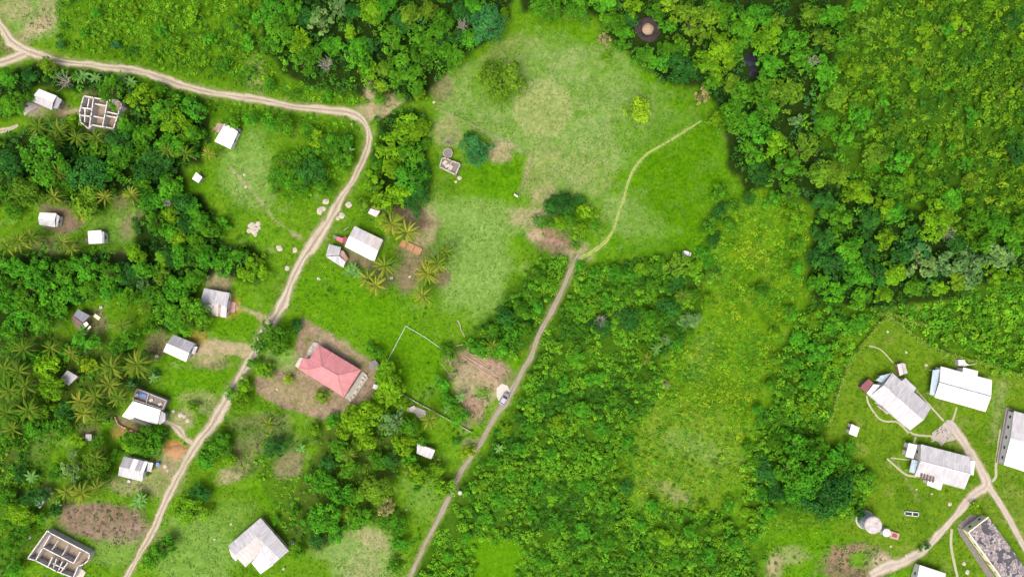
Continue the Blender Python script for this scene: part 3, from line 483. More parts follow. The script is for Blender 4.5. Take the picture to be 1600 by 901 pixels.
def openings(t, poly, zt, skip=()):
    """windows (> pane) along each long wall and one door"""
    n = len(poly); c = sum((Vector((p[0], p[1], 0)) for p in poly), Vector()) / n; door_done = False
    lens = sorted(range(n), key=lambda i: -(Vector(poly[(i + 1) % n]) - Vector(poly[i])).length)
    for i in lens:
        a = Vector((poly[i][0], poly[i][1], 0)); b = Vector((poly[(i + 1) % n][0], poly[(i + 1) % n][1], 0)); Ln = (b - a).length
        if Ln < 2.2: continue
        d = (b - a) / Ln; nn = Vector((-d.y, d.x, 0))
        if nn.dot(c - a) > 0: nn = -nn
        ang = math.atan2(d.y, d.x); k = max(1, int(Ln / 3.2))
        for j in range(k):
            q = a + d * Ln * (j + 0.5) / k
            if not door_done and j == k // 2:
                MB().box(q + nn * 0.03, 0.9, 0.08, 0.12, min(2.05, zt - 0.15), ang).build('door', M['door'], t); door_done = True; continue
            z1 = min(2.0, zt - 0.2); w = MB().box(q + nn * 0.02, 1.1, 0.08, z1 - 0.95, z1, ang).build('window', M['white_wall'], t)
            MB().box(q + nn * 0.055, 0.92, 0.05, z1 - 0.86, z1 - 0.09, ang).build('pane', M['glass'], w)
def gable(t, cs, ze, zr, mats, wall='white_wall', ins=0.45, frac=0.5, walls=True, cap=None):
    """roof corners A,B,C,D as seen (px); the ridge runs parallel to AB; mats: list of materials along each slope"""
    A, B_, C, D = [P(p[0], p[1], ze) for p in cs]; keep(cs, 1.08)
    lerp = lambda p, q, f: p + (q - p) * f
    R1 = lerp(A, D, frac); R2 = lerp(B_, C, frac); R1.z = zr; R2.z = zr
    ud = (B_ - A)
    for e0, e1, ms in ((A, B_, mats[0]), (D, C, mats[1])):
        ms = ms if isinstance(ms, list) else [(ms, 1.0)]; f0 = 0.0
        for mname, f1 in ms:
            dz = Vector((0, 0, 0.03 if (f0 > 0 and len(ms) > 1) else 0))
            MB().slab([lerp(e0, e1, f0) + dz, lerp(e0, e1, f1) + dz, lerp(R1, R2, f1) + dz, lerp(R1, R2, f0) + dz], TH, ud).build('roof_slope', M[mname], t); f0 = f1 + 0.002
    if cap: MB().tube([R1 + Vector((0, 0, 0.03)), R2 + Vector((0, 0, 0.03))], [0.17, 0.17], 6).build('ridge_cap', M[cap], t)
    if walls:
        W = inset([A, B_, C, D], ins); wid = ((D - A).length) * frac; hl = ze + (zr - ze) * min(0.9, ins / wid) - TH - 0.05; hr = zr - TH - 0.05
        a, b, c, d = [Vector((p.x, p.y, 0)) for p in W]; r1 = (a + (d - a) * frac); r2 = (b + (c - b) * frac)
        up = lambda p, z: Vector((p.x, p.y, z)); m = MB()
        m.face([a, d, up(d, hl), up(r1, hr), up(a, hl)]); m.face([b, up(b, hl), up(r2, hr), up(c, hl), c])
        m.face([a, up(a, hl), up(b, hl), b]); m.face([d, c, up(c, hl), up(d, hl)])
        m.face([up(a, hl), up(r1, hr), up(r2, hr), up(b, hl)]); m.face([up(d, hl), up(c, hl), up(r2, hr), up(r1, hr)]); m.face([a, b, c, d])
        m.build('wall', M[wall], t); openings(t, W, hl)
def shed(t, cs, zs, mat, wall='white_wall', ins=0.3, walls=True, name='roof', th=TH):
    """single-pitch roof: px corners and their heights"""
    if not isinstance(zs, (list, tuple)): zs = [zs] * len(cs)
    pts = [P(p[0], p[1], z) for p, z in zip(cs, zs)]; keep(cs, 1.08)
    MB().slab(pts, th, pts[1] - pts[0]).build(name, M[mat], t)
    if walls:
        W = inset(pts, ins); zt = min(zs) - th - 0.03
        MB().prism(W, 0, zt).build('wall', M[wall], t); openings(t, W, zt)
    return pts
def post_set(t, cs, zs, mat='wood', r=0.07):
    for p, z in zip(cs, zs):
        q = P(p[0], p[1], z); MB().tube([(q.x, q.y, 0), (q.x, q.y, z - TH)], [r, r], 6).build('post', M[mat], t)
def wallseg(t, p, q, h, th=0.2, mat='ring_beam', z0=0.0, name='wall'):
    return MB().wall(P(p[0], p[1], h), P(q[0], q[1], h), th, z0, h, th / 2).build(name, M[mat], t)

# --- small houses on the left
t = thing('house', 'small white zinc-roofed house with grey lean-to beside the roofless concrete shell', 'house', 74, 157)
gable(t, [(61, 139), (89, 150), (81, 172), (51, 159)], 2.7, 3.4, ['white_roof', 'zinc'])
shed(t, [(89, 151), (97, 156), (90, 170), (82, 169)], [2.5, 2.2, 2.2, 2.5], 'zinc_g', 'concrete', 0.3)
t = thing('yard_slab', 'cracked pale concrete yard slab beside small white house', 'slab', 47, 169)
MB().prism([G(*p) for p in [(37, 166), (44, 160), (56, 163), (60, 168), (48, 173), (38, 181)]], 0, 0.12).build('slab', M['concrete_l'], t); keep([(35, 160), (60, 160), (60, 182), (35, 182)])

def unfinished(name, label, px, py, outline, segs, h, rooms='room_soil', th=0.3, cat='unfinished house'):
    t = thing(name, label, cat, px, py); keep(outline, 1.05)
    MB().prism([P(p[0], p[1], h) for p in outline], 0, 0.14).build('floor', M[rooms], t)
    n = len(outline)
    for i in range(n): wallseg(t, outline[i], outline[(i + 1) % n], h, th)
    for s in segs: wallseg(t, s[0], s[1], s[2] if len(s) > 2 else h - 0.03, s[3] if len(s) > 3 else th, s[4] if len(s) > 4 else 'ring_beam')
    return t
U1 = unfinished('unfinished_house', 'roofless pale concrete house shell with rounded corner room, near small white house', 156, 176,
    [(131, 150), (146, 152.6), (168, 157), (173, 156), (182, 156), (188, 160), (190, 166), (186, 172), (184, 180), (180, 192), (177, 201), (164, 198.5), (143, 195), (139, 202), (132, 196), (125.6, 191), (124, 176), (127, 163)],
    [((146, 152.6), (143, 175)), ((143, 175), (139, 201)), ((168, 157), (164, 178)), ((164, 178), (160, 198)), ((149, 162.5), (164.5, 165)), ((147, 182), (161.5, 184.5)), ((168, 175), (184, 178.5)), ((167, 181), (183, 184), 2.2), ((128, 168.5), (143.5, 170)), ((125, 180), (142, 182)), ((133, 170), (132, 190), 2.4), ((139, 155), (136, 170), 2.0)], 2.7)
MB().box(P(134, 172, 1.6), 1.1, 1.1, 0.14, 1.6, 0.2).build('cistern', M['ring_beam'], U1); MB().box(P(133.5, 180, 1.6), 1.1, 1.1, 0.14, 1.5, 0.2).build('cistern', M['concrete'], U1)
U2 = unfinished('unfinished_house', 'roofless grey block house shell with four rooms beside bare brown plot', 92, 868,
    [(74.4, 828), (78, 832), (140, 864.5), (138, 874), (131, 881), (122, 884), (114, 902), (88, 892), (55, 875), (43, 871.6)],
    [((78, 836), (55.5, 874.5)), ((67, 855), (114, 879)), ((91, 844), (81, 858), 2.4, 0.15), ((106, 852), (97, 867), 2.4, 0.15), ((125, 862), (115, 879)), ((81.5, 870), (75, 884)), ((105, 879), (94, 894)), ((88, 873), (83, 887), 2.0), ((83, 880), (100, 888), 2.0), ((97, 877), (91, 891), 2.0)], 2.5)
MB().prism([P(*p, 0.35) for p in [(122, 884), (134, 893), (128, 905), (114, 903)]], 0, 0.35).build('porch_slab', M['concrete_l'], U2)
MB().prism([P(*p, 0.2) for p in [(74, 829), (44, 871), (55, 874), (77, 834)]], 0.0, 0.22).build('veranda_floor', M['concrete'], U2)

t = thing('house', 'white zinc-roofed cabin with grey lean-tos beside pale mown grass', 'house', 353, 212)
shed(t, [(352, 192), (372, 206), (360, 233), (335, 221)], [3.2, 2.7, 2.7, 3.2], 'white_roof')
shed(t, [(340, 192), (351, 194), (344, 206), (334, 203)], [2.3, 2.3, 2.1, 2.1], 'zinc_r', 'concrete', 0.25)
shed(t, [(364, 197), (376, 202), (373, 207), (366, 203)], [2.0, 2.0, 2.2, 2.2], 'zinc_d', 'concrete', 0.2)
t = thing('hut', 'tiny square white hut standing alone on grass under trees', 'hut', 308, 278)
shed(t, [(306.5, 269), (316, 277), (310, 286), (300, 279.5)], [2.5, 2.3, 2.3, 2.5], 'white_roof', 'concrete', 0.12)
t = thing('house', 'small white house on bare brown yard ringed by palms', 'house', 76, 343)
gable(t, [(62, 332), (88, 333), (86, 355), (61, 351)], 2.7, 3.2, ['white_roof', 'zinc']); shed(t, [(88, 334), (93, 338), (90, 354), (86.5, 354)], [2.6, 2.3, 2.3, 2.6], 'zinc_b')
t = thing('house', 'small square white house with dark side box in grassy clearing', 'house', 149, 370)
shed(t, [(137, 361), (158, 359.5), (160, 380), (138.5, 381)], [3.0, 3.0, 2.6, 2.6], 'white_roof'); shed(t, [(158.6, 361), (162.5, 362), (163, 380), (160.5, 380)], [2.7, 2.4, 2.4, 2.7], 'zinc_b')
MB().box(P(135, 375.5, 1.3), 1.0, 1.3, 0, 1.3).build('side_box', M['concrete_d'], t)
t = thing('house', 'weathered two-slope zinc house with rust streak and brown porch by the dirt road', 'house', 335, 474)
gable(t, [(319, 450), (358.7, 457.5), (353.7, 496.5), (312, 489)], 2.8, 3.7, ['zinc_b', [('zinc_p', 0.68), ('zinc_r', 0.78), ('zinc_b', 1.0)]], frac=0.53)
MB().prism([G(*p) for p in [(356, 470), (369, 472), (367, 488), (355, 488)]], 0, 0.25).build('porch_floor', M['pink_wash'], t)
t = thing('shack', 'patched dark shack with blue-grey and rusty brown roof sheets', 'shack', 126, 502)
shed(t, [(121.6, 482.7), (140.5, 493), (130, 504), (115, 492.5)], [2.7, 2.7, 2.4, 2.4], 'zinc_d', 'wood'); shed(t, [(114, 493), (129.5, 504.8), (135, 509), (129, 522), (110, 499)], [2.2, 2.2, 2.2, 2.0, 2.0], 'brown_roof', 'wood', 0.3)
MB().slab([P(130, 505.5, 2.45), P(135, 502, 2.45), P(138.5, 506, 2.4), P(134, 511, 2.4)], 0.05).build('patch_sheet', M['cream_sheet'], t)
MB().slab([P(140, 508.5, 2.2), P(142.5, 510, 2.2), P(132.5, 523, 2.1), P(130.5, 521.5, 2.1)], 0.05).build('patch_sheet', M['cream_sheet'], t)
post_set(t, [(141.5, 509.7), (132, 522)], [2.25, 2.15])
t = thing('plank_stack', 'cream plank stack on grass by the dark patched shack', 'planks', 151, 496)
for i in range(4): MB().wall(P(146.5 + i * 0.9, 493.5 - i * 1.1), P(155 + i * 0.9, 499.5 - i * 1.1), 0.22, 0.0, 0.25 + 0.04 * (i % 2)).build('plank', M['cream_sheet'], t)
t = thing('house', 'zinc gable house with grey and white slopes on worn earth drive', 'house', 281, 544)
gable(t, [(271, 522.5), (305, 536.5), (290.5, 565), (255, 549)], 2.8, 3.8, ['zinc_g', 'white_roof'])
shed(t, [(303, 541), (309, 541), (304, 553), (299, 552)], [2.3, 2.0, 2.0, 2.3], 'zinc', 'wood', 0.2)
t = thing('shed', 'small grey zinc shed between palms and a bright green tree', 'shed', 107, 590)
shed(t, [(105, 578), (122, 588), (107, 602), (94, 592)], [2.5, 2.5, 2.2, 2.2], 'zinc_g', 'wood')
# house with white lower roof and roofless rear room
t = thing('house', 'white-roofed house with roofless stained rear room and blue tarp', 'house', 226, 640)
shed(t, [(207.6, 626), (251, 640), (246, 662), (238, 661), (207.6, 651), (203, 655), (190.5, 650)], [3.4, 3.4, 2.9, 2.9, 2.9, 2.85, 2.85], 'white_roof')
shed(t, [(251.5, 641), (258.5, 646), (258, 657), (250, 663), (247, 661)], [2.7, 2.7, 2.6, 2.6, 2.7], 'zinc_g', 'concrete', 0.3)
R_ = [(213.7, 607), (260, 625.4), (254, 639), (207, 623)]; keep(R_, 1.1)
MB().prism([P(*p, 2.9) for p in R_], 0, 1.9).build('rear_room', M['concrete_d'], t)
for i in range(4): wallseg(t, R_[i], R_[(i + 1) % 4], 2.9, 0.18, 'concrete_l', 1.9)
wallseg(t, (232, 615), (228, 630), 2.6, 0.16, 'concrete_l', 1.9)
MB().slab([P(219, 613, 2.15), P(230, 616.5, 2.15), P(227, 622, 2.1), P(217, 618, 2.1)], 0.04).build('tarp', M['blue_tarp'], t)
for p in [(213, 617), (236, 625), (250, 631)]: MB().box(P(*p, 2.3), 1.2, 0.8, 1.9, 2.3, 0.4).build('rubble', M['limestone'], t)
MB().prism([P(*p, 0.3) for p in [(207, 652), (237, 663), (236, 668), (204, 657)]], 0, 0.3).build('porch_floor', M['concrete_d'], t)
t = thing('retaining_wall', 'curved low salmon-painted retaining wall in front of white-roofed house', 'wall', 195, 666)
S_ = smooth([(179.5, 651.7, 1), (183, 660, 1), (188.7, 665.7, 1), (202, 671, 1), (217.4, 678, 1)], 3)
for i in range(len(S_) - 1): wallseg(t, S_[i], S_[i + 1], 0.7, 0.28, 'salmon', 0.0, 'wall_section')
t = thing('house', 'small zinc house with alternating grey and white roof sheets', 'house', 210, 732)
gable(t, [(193.6, 712.6), (231, 721), (222, 751.7), (184.4, 742.5)], 2.7, 3.5, [[('zinc_g', 0.42), ('white_roof', 0.62), ('zinc_g', 0.86), ('white_roof', 1.0)], 'zinc'])
shed(t, [(231.5, 721.5), (239.5, 722.5), (236, 737), (229.5, 735.5)], [2.6, 2.3, 2.3, 2.6], 'zinc_b', 'wood', 0.3)
for k in range(3): MB().wall(P(203.6 - k * 1.4, 749 + k * 3.2), P(203.6 - (k + 1) * 1.4, 749 + (k + 1) * 3.2), 0.9, 0, 0.5 - 0.16 * k).build('step', M['concrete_l'], t)
t = thing('shed', 'tiny blue-grey zinc shed tucked between dark bushes', 'shed', 62, 784)
shed(t, [(56, 776), (66, 775), (69, 784), (62, 794), (54, 785)], [2.4, 2.4, 2.2, 2.2, 2.2], 'zinc_g', 'wood', 0.2)
t = thing('hut', 'tiny grey metal hut half hidden among trees below white-roofed house', 'hut', 138, 684)
shed(t, [(134, 678), (143, 678), (143, 688), (133, 689)], [2.2, 2.2, 2.0, 2.0], 'zinc_g', 'wood', 0.15)
# L-shaped white house
t = thing('house', 'large white L-shaped house with cream wall on mown lawn', 'house', 405, 852)
zE, zR = 3.0, 4.5
top, rgt, lft = P(407, 808.5, zE), P(451.5, 860, zE), P(356.6, 852, zE)
apex = P(402, 838, zR); rse = P(437, 872.5, zR - 0.2); rsw = P(366.5, 867.5, zR - 0.2); val = P(408, 862, zE)
def rs(pts, mat, ud): MB().slab(pts, TH, ud).build('roof_slope', M[mat], t)
rs([top, lft, rsw, apex], 'zinc_b', lft - top); rs([top, rgt, rse, apex], 'zinc', rgt - top)
rs([apex, rsw, P(383.7, 885.5, zE), val], 'zinc_p', rsw - apex); rs([apex, rse, P(421, 885.5, zE), val], 'zinc_b', rse - apex)
rs([P(409, 860.5, zE + 0.12), P(393, 878.7, zE - 0.1), P(407, 896, zE - 0.25), P(427, 882, zE - 0.05)], 'white_roof', P(407, 896) - P(393, 878.7))
rs([P(357.5, 856, zE - 0.3), P(362, 869, zE - 0.3), P(368, 876, zE - 0.3), P(371, 873, zE - 0.2)], 'white_roof', lft - top)
keep([(407, 805), (455, 860), (407, 900), (352, 852)])
for nm, pp in (('wall', [(405, 813), (446, 859), (421, 881), (402, 843)]), ('wall', [(402.5, 813.5), (361, 851), (383, 880), (401.5, 843.5)])):
    W = [P(*p, zE) for p in pp]; MB().prism(W, 0, zE - 0.15).build(nm, M['cream_wall'], t); openings(t, W, zE - 0.2)
MB().slab([P(408, 808.8, zE - 0.05), P(452.5, 859.6, zE - 0.05), P(453.5, 859, zE - 0.6), P(409, 808, zE - 0.6)], 0.05).build('fascia', M['salmon'], t)
post_set(t, [(405, 893), (395, 879)], [2.75, 2.85], 'white_wall', 0.12)
# red-roofed house
t = thing('house', 'pink-red hip-roofed bungalow standing on a bare earth yard', 'house', 515, 580)
ze, zr = 3.1, 5.0
A, B_, C, D = P(498, 538, ze), P(563.7, 577.5, ze), P(537, 620, ze), P(465.6, 575.5, ze)
R1, R2 = P(503.7, 572, zr), P(527, 585.5, zr); Nn = P(483.7, 560.5, ze); J = P(484.5, 577, ze + 0.95); Wn = P(474, 559, ze)
for pts, ud in (([A, B_, R2, R1], B_ - A), ([B_, C, R2], C - B_), ([C, D, J, R1, R2], D - C), ([A, R1, J, Nn], Nn - A), ([Nn, J, D, Wn], Wn - D)):
    MB().slab(pts, TH, ud).build('roof_slope', M['red_roof'], t)
for a, b in ((A, R1), (R1, R2), (R2, B_), (R2, C), (R1, J), (J, D)): MB().tube([a + Vector((0, 0, .02)), b + Vector((0, 0, .02))], [0.11, 0.11], 5).build('hip_cap', M['red_roof'], t)
W = inset([A, B_, C, D], 0.7); MB().prism(W, 0, ze - 0.12).build('wall', M['cream_wall'], t); openings(t, W, 2.9)
keep([(498, 530), (575, 575), (545, 630), (455, 575)])
MB().prism([P(*p, 0.35) for p in [(566, 580), (572, 583), (575, 590), (549, 628), (539, 621)]], 0, 0.35).build('terrace', M['concrete'], t)
MB().prism([P(*p, 0.5) for p in [(497, 535), (490, 534), (481, 546), (478, 559), (484, 560), (498, 542)]], 0, 0.5).build('porch_slab', M['concrete'], t)
MB().prism([P(*p, 0.4) for p in [(474, 558), (468, 559), (461, 571), (465.5, 575)]], 0, 0.4).build('entrance_step', M['concrete_l'], t)
for p in [(487, 543), (492, 538), (483, 553), (480, 557), (485, 548), (556, 612), (552, 619), (565, 596), (561, 603), (547, 624), (568, 590), (571, 586)]: MB().box(P(*p, 0.7), random.uniform(.7, 1.3), random.uniform(.5, .8), 0.3, random.uniform(.6, .9), random.random() * 3).build('rubble', M['limestone'], t)
t = thing('outbuilding', 'small dark flat-roofed block at the corner of the earth yard', 'outbuilding', 582, 571)
MB().prism([P(*p, 2.0) for p in [(578, 566), (586, 562), (592, 569), (589, 577), (576, 577)]], 0, 2.0).build('wall', M['concrete'], t); keep([(574, 560), (594, 560), (594, 580), (574, 580)])
MB().prism([P(*p, 2.15) for p in [(577.5, 565.5), (586, 561.5), (592.5, 569), (589.5, 577.5), (575.5, 577.5)]], 2.0, 2.15).build('roof', M['concrete_d'], t)
t = thing('water_drum', 'small white square water container under trees beside earth yard', 'container', 586.5, 604)
MB().prism([P(*p, 1.2) for p in [(584, 599.5), (591, 602), (589, 609), (582, 606)]], 0, 1.2).build('body', M['plastic_w'], t); MB().disc(P(587, 604, 1.2), 0.3, 1.2, 1.3, 12).build('cap', M['plastic_w'], t)
# house by the road with white patchwork roof
t = thing('house', 'white house with patchwork roof sheets beside the dirt road and palms', 'house', 569, 381)
gable(t, [(554, 353), (598.8, 374.6), (584.6, 409), (538.6, 385)], 2.8, 3.5, [[('zinc', 0.5), ('zinc_p', 1.0)], [('white_roof', 0.56), ('white_roof', 1.0)]])
shed(t, [(538, 369), (545, 372), (540, 381), (534, 378)], [2.3, 2.5, 2.5, 2.3], 'maroon', walls=False, name='awning'); post_set(t, [(537, 371), (535, 377.5)], [2.3, 2.3])
t = thing('market_awning', 'bright pink canvas awning with dark end beside the white roadside house', 'awning', 531, 374)
pts = [P(522, 368, 2.0), P(534, 371.5, 2.1), P(533, 377.5, 2.1), P(521.5, 373.5, 2.0)]
MB().slab([P(527.5, 369.5, 2.2), P(537, 372.5, 2.2), P(535, 379.5, 2.0), P(526, 375, 2.0)], 0.04).build('canopy', M['pink'], t); MB().slab([P(521, 367.5, 2.0), P(528, 369.7, 2.15), P(526.5, 374.5, 1.97), P(520.5, 372, 1.9)], 0.04).build('side_panel', M['concrete_d'], t)
post_set(t, [(522, 368.5), (535, 372.5), (534, 378.5), (521.5, 371.5)], [1.95, 2.15, 2.0, 1.92])
t = thing('shack', 'grey patched zinc shack with rusty corner right beside the dirt road', 'shack', 526, 400)
shed(t, [(514, 381.5), (532.6, 386), (530, 398.5), (509, 400)], [2.7, 2.7, 2.5, 2.5], 'zinc_g', 'wood'); shed(t, [(509.5, 401), (529.6, 399.5), (540, 409), (536.6, 418), (526, 412)], [2.35, 2.35, 2.2, 2.1, 2.2], 'zinc_b', 'wood', 0.25)
shed(t, [(531, 390), (537, 392), (544, 404), (540.5, 408.5), (530.5, 398)], [2.0, 2.0, 1.9, 1.9, 2.0], 'zinc_r', 'wood', 0.2)
t = thing('shed', 'small pale zinc shed between yellow palm and round green tree', 'shed', 585, 331)
shed(t, [(579, 325.5), (594, 330), (588, 339.5), (574.5, 333)], [2.4, 2.4, 2.1, 2.1], 'zinc_b', 'wood'); shed(t, [(581, 322), (594, 326), (593.5, 329.5), (580, 325)], [2.0, 2.0, 2.1, 2.1], 'zinc_r', walls=False)
t = thing('raised_beds', 'three orange-brown earth beds framed in boards beside the palms', 'garden bed', 641, 386); keep([(620, 370), (664, 388), (655, 404), (618, 384)])
q0, q1, q3 = np.array((627.5, 373.5)), np.array((660, 389)), np.array((622.5, 383.5)); dv = q3 - q0
for k in range(3):
    a = q0 + (q1 - q0) * (k / 3 + 0.015); b = q0 + (q1 - q0) * ((k + 1) / 3 - 0.015)
    MB().prism([G(*a), G(*b), G(*(b + dv)), G(*(a + dv))], 0, 0.35).build('bed_soil', M['orange'], t)
for a, b in ((q0, q1), (q1, q1 + dv), (q1 + dv, q3), (q3, q0)): MB().wall(G(*a), G(*b), 0.18, 0, 0.5, 0.1).build('board', M['door'], t)
# ruin
t = thing('ruin', 'small roofless concrete ruin with attached round cistern on field edge', 'ruin', 702, 255); keep([(690, 228), (712, 228), (722, 256), (712, 276), (684, 262)])
o_ = [(690.6, 247), (698, 247.5), (705, 251), (719, 256), (712, 272.6), (687, 260.6)]
MB().prism([P(*p, 2.2) for p in o_], 0, 1.5).build('floor', M['concrete_d'], t)
for i in range(6): wallseg(t, o_[i], o_[(i + 1) % 6], 2.2, 0.3, 'limestone', 0)
wallseg(t, (706, 252), (700, 266), 2.0, 0.25, 'limestone', 1.5)
for p in [(695, 254), (699, 259), (704, 262)]: MB().box(P(*p, 1.9), 1.5, 1.0, 1.5, 1.8, random.random()).build('rubble', M['limestone'], t)
c_ = P(699.5, 238.5, 2.0); MB().disc(c_, 1.6, 0, 1.4, 8).build('cistern', M['concrete'], t); MB().disc(c_, 1.35, 1.4, 1.46, 8).build('cistern_lid', M['concrete_d'], t)
t = thing('house', 'small pale blue-grey roofed house beside the gravel lane under green trees', 'house', 665, 705)
shed(t, [(652, 692), (680, 703), (674, 717), (651, 708)], [2.8, 2.8, 2.5, 2.5], 'zinc_b'); shed(t, [(653, 688.5), (661, 691), (660, 694.5), (652.5, 691.5)], [2.1, 2.1, 2.2, 2.2], 'zinc_d', walls=False)
t = thing('concrete_slab', 'broken grey concrete slab among palms by the boundary wall', 'slab', 651, 642); keep([(634, 634), (666, 640), (660, 654), (634, 646)])
MB().prism([G(*p) for p in [(637, 636), (646, 633), (666, 641), (665, 650), (655, 653), (648, 644), (636, 642)]], 0, 0.5).build('slab', M['concrete'], t); MB().box(G(645, 637), 2.0, 1.2, 0.5, 1.0, 0.5).build('rubble', M['limestone'], t)
t = thing('hut', 'tiny white two-box hut at the edge of the grass field', 'hut', 1073, 397)
shed(t, [(1069, 391), (1077, 393.5), (1075, 401), (1067, 399)], [2.2, 2.2, 2.0, 2.0], 'white_roof', 'white_wall', 0.12); shed(t, [(1077.6, 394), (1080.5, 395), (1079, 400), (1076, 400)], [1.6, 1.6, 1.5, 1.5], 'zinc_b', 'white_wall', 0.1)
# --- school compound on the right
t = thing('school_building', 'large grey-white gabled building with maroon veranda inside the compound', 'building', 1405, 627)
gable(t, [(1394.3, 582), (1455, 636), (1422, 672), (1359.5, 618)], 3.2, 4.8, [[('zinc_b', 0.38), ('zinc', 1.0)], [('zinc', 0.35), ('zinc', 1.0)]], cap='zinc')
shed(t, [(1408.5, 595.5), (1414.7, 590), (1431.8, 606), (1428, 612)], [3.25, 3.0, 3.0, 3.25], 'zinc_b', ins=0.3, name='porch_roof')
shed(t, [(1368.5, 594), (1376, 586.5), (1393, 582.5), (1380, 598)], [2.7, 2.6, 2.8, 3.0], 'blue_roof', name='awning', walls=False); post_set(t, [(1371, 594.5), (1377, 588)], [2.7, 2.62], 'white_wall')
shed(t, [(1343.5, 605), (1357, 591.5), (1365, 598), (1353, 613)], [2.5, 2.5, 2.8, 2.8], 'maroon', 'concrete_d', 0.35, name='veranda_roof')
shed(t, [(1354, 614), (1365, 600), (1376, 601), (1362, 619)], [2.95, 3.1, 3.35, 3.15], 'white_roof', walls=False, name='porch_roof')
wallseg(t, (1372, 634), (1387, 645), 1.1, 0.2, 'concrete_l', 0, 'terrace_wall'); MB().prism([P(*p, 0.3) for p in [(1366, 628), (1376, 629), (1392, 645), (1386, 647)]], 0, 0.3).build('terrace', M['concrete'], t)
t = thing('school_building', 'brilliant white gabled building with pale blue side awning inside the compound', 'building', 1503, 607)
gable(t, [(1470, 572), (1550, 593.5), (1540, 643), (1460, 620.5)], 3.2, 4.3, ['white_roof', 'white_roof'], cap='zinc_g')
shed(t, [(1505, 573.5), (1528.5, 579.5), (1527, 589), (1503.5, 583)], [3.0, 3.0, 3.35, 3.35], 'white_roof', name='porch_roof', ins=0.3)
shed(t, [(1457.5, 578), (1469, 576.5), (1461, 618), (1452.5, 616)], [2.6, 3.0, 3.0, 2.6], 'blue_roof', walls=False, name='awning'); post_set(t, [(1458.5, 579), (1454, 615)], [2.55, 2.55], 'white_wall')
t = thing('school_building', 'white and grey building with dark skylight slats beside the forked drive', 'building', 1471, 729)
gable(t, [(1439, 693.5), (1516.7, 713.5), (1507, 764), (1429, 743)], 3.2, 4.6, ['zinc_b', 'zinc'], cap='white_roof')
shed(t, [(1517, 719), (1524, 720), (1521, 742), (1514, 740.5)], [2.9, 2.7, 2.7, 2.9], 'white_roof', ins=0.25, name='porch_roof')
shed(t, [(1420, 691.5), (1433.5, 695), (1427, 716), (1414.7, 713)], [2.8, 2.8, 2.7, 2.7], 'white_roof', ins=0.3, name='annex_roof'); shed(t, [(1425, 717), (1436, 720), (1431, 739), (1420.5, 737)], [2.5, 3.0, 3.0, 2.5], 'blue_roof', walls=False, name='awning'); post_set(t, [(1426, 718), (1421.5, 736)], [2.5, 2.5], 'white_wall')
shed(t, [(1450, 750), (1473.5, 754), (1470, 765.5), (1448.5, 757.5)], [3.1, 3.1, 2.8, 2.8], 'white_roof', ins=0.3, name='porch_roof')
for k in range(5):
    x0 = 1439.5 + k * 4.6; y0 = 739 + k * 1.25; MB().slab([P(x0, y0, 3.95), P(x0 + 2.6, y0 + 0.7, 3.95), P(x0 + 0.9, y0 + 10.2, 3.55), P(x0 - 1.7, y0 + 9.5, 3.55)], 0.05).build('skylight_slat', M['brown_roof'], t)
t = thing('school_building', 'long white-roofed building with grey concrete side walkway behind brilliant white one', 'building', 1588, 690)
gable(t, [(1584.4, 641.6), (1623, 652), (1606, 738), (1568.5, 726)], 3.2, 3.9, ['zinc', 'white_roof'])
MB().prism([P(*p, 0.25) for p in [(1574, 636), (1584, 640), (1567, 726), (1558, 722)]], 0, 0.25).build('walkway', M['concrete_d'], t); wallseg(t, (1573, 637), (1558, 722), 0.6, 0.2, 'concrete', 0, 'kerb'); keep([(1570, 635), (1586, 640), (1570, 728), (1554, 722)])
t = thing('school_building', 'cream flat-roofed building with black-stained grey concrete roof', 'building', 1552, 862)
RF = [(1512.7, 831), (1544, 807), (1620, 912), (1588.7, 936)]; keep([(1492, 820), (1545, 798), (1630, 912), (1570, 950)])
W = [P(*p, 3.2) for p in RF]; MB().prism(inset(W, 0.12), 0, 3.15).build('wall', M['cream_wall'], t); MB().prism(W, 3.15, 3.4).build('roof', M['stained'], t); openings(t, inset(W, 0.12), 3.1)
MB().wall(P(*RF[0], 3.4), P(*RF[3], 3.4), 0.3, 3.4, 3.55).build('parapet', M['cream_wall'], t); MB().wall(P(*RF[0], 3.4), P(*RF[1], 3.4), 0.3, 3.4, 3.56).build('parapet', M['cream_wall'], t)
MB().prism([G(*p) for p in [(1502, 826), (1495, 822), (1498, 832), (1545, 905), (1560, 928), (1572, 926)]], 0, 0.12).build('drain_apron', M['concrete_d'], t); MB().prism([G(*p) for p in [(1496, 820), (1514, 804), (1536, 803), (1502, 825)]], 0, 0.1).build('drain_apron', M['concrete_d'], t)
t = thing('house', 'bright white roof corner beside the earth turning area of the compound', 'house', 1452, 900)
gable(t, [(1437, 882), (1478, 895.5), (1468, 926), (1427, 913)], 2.9, 3.6, ['white_roof', 'white_roof'])
t = thing('water_tank', 'large round grey-sided water tank with blotched white top', 'water tank', loc=P(1365, 820, 5.4) * 1); t.location.z = 0
c_ = P(1365, 820, 5.4); MB().disc(c_, 2.62, 0, 5.25, 28).build('tank_body', M['tank_side'], t, smooth=False); MB().disc(c_, 2.7, 5.25, 5.5, 28, 2.45).build('tank_top', M['tank_top'], t); MB().disc(c_ + Vector((.9, .5, 0)), 0.35, 5.5, 5.6, 12).build('hatch', M['concrete'], t); MB().disc(c_, 2.95, 0, 0.2, 28).build('base_ring', M['concrete_l'], t)
for z in (1.3, 2.6, 3.9): MB().disc(c_, 2.66, z, z + 0.08, 28).build('hoop', M['zinc_d'], t)
keep([(1335, 800), (1382, 800), (1382, 836), (1340, 836)])
t = thing('water_tank', 'short round white tank joined to the pink-stained concrete base', 'water tank', 1385, 831.5)
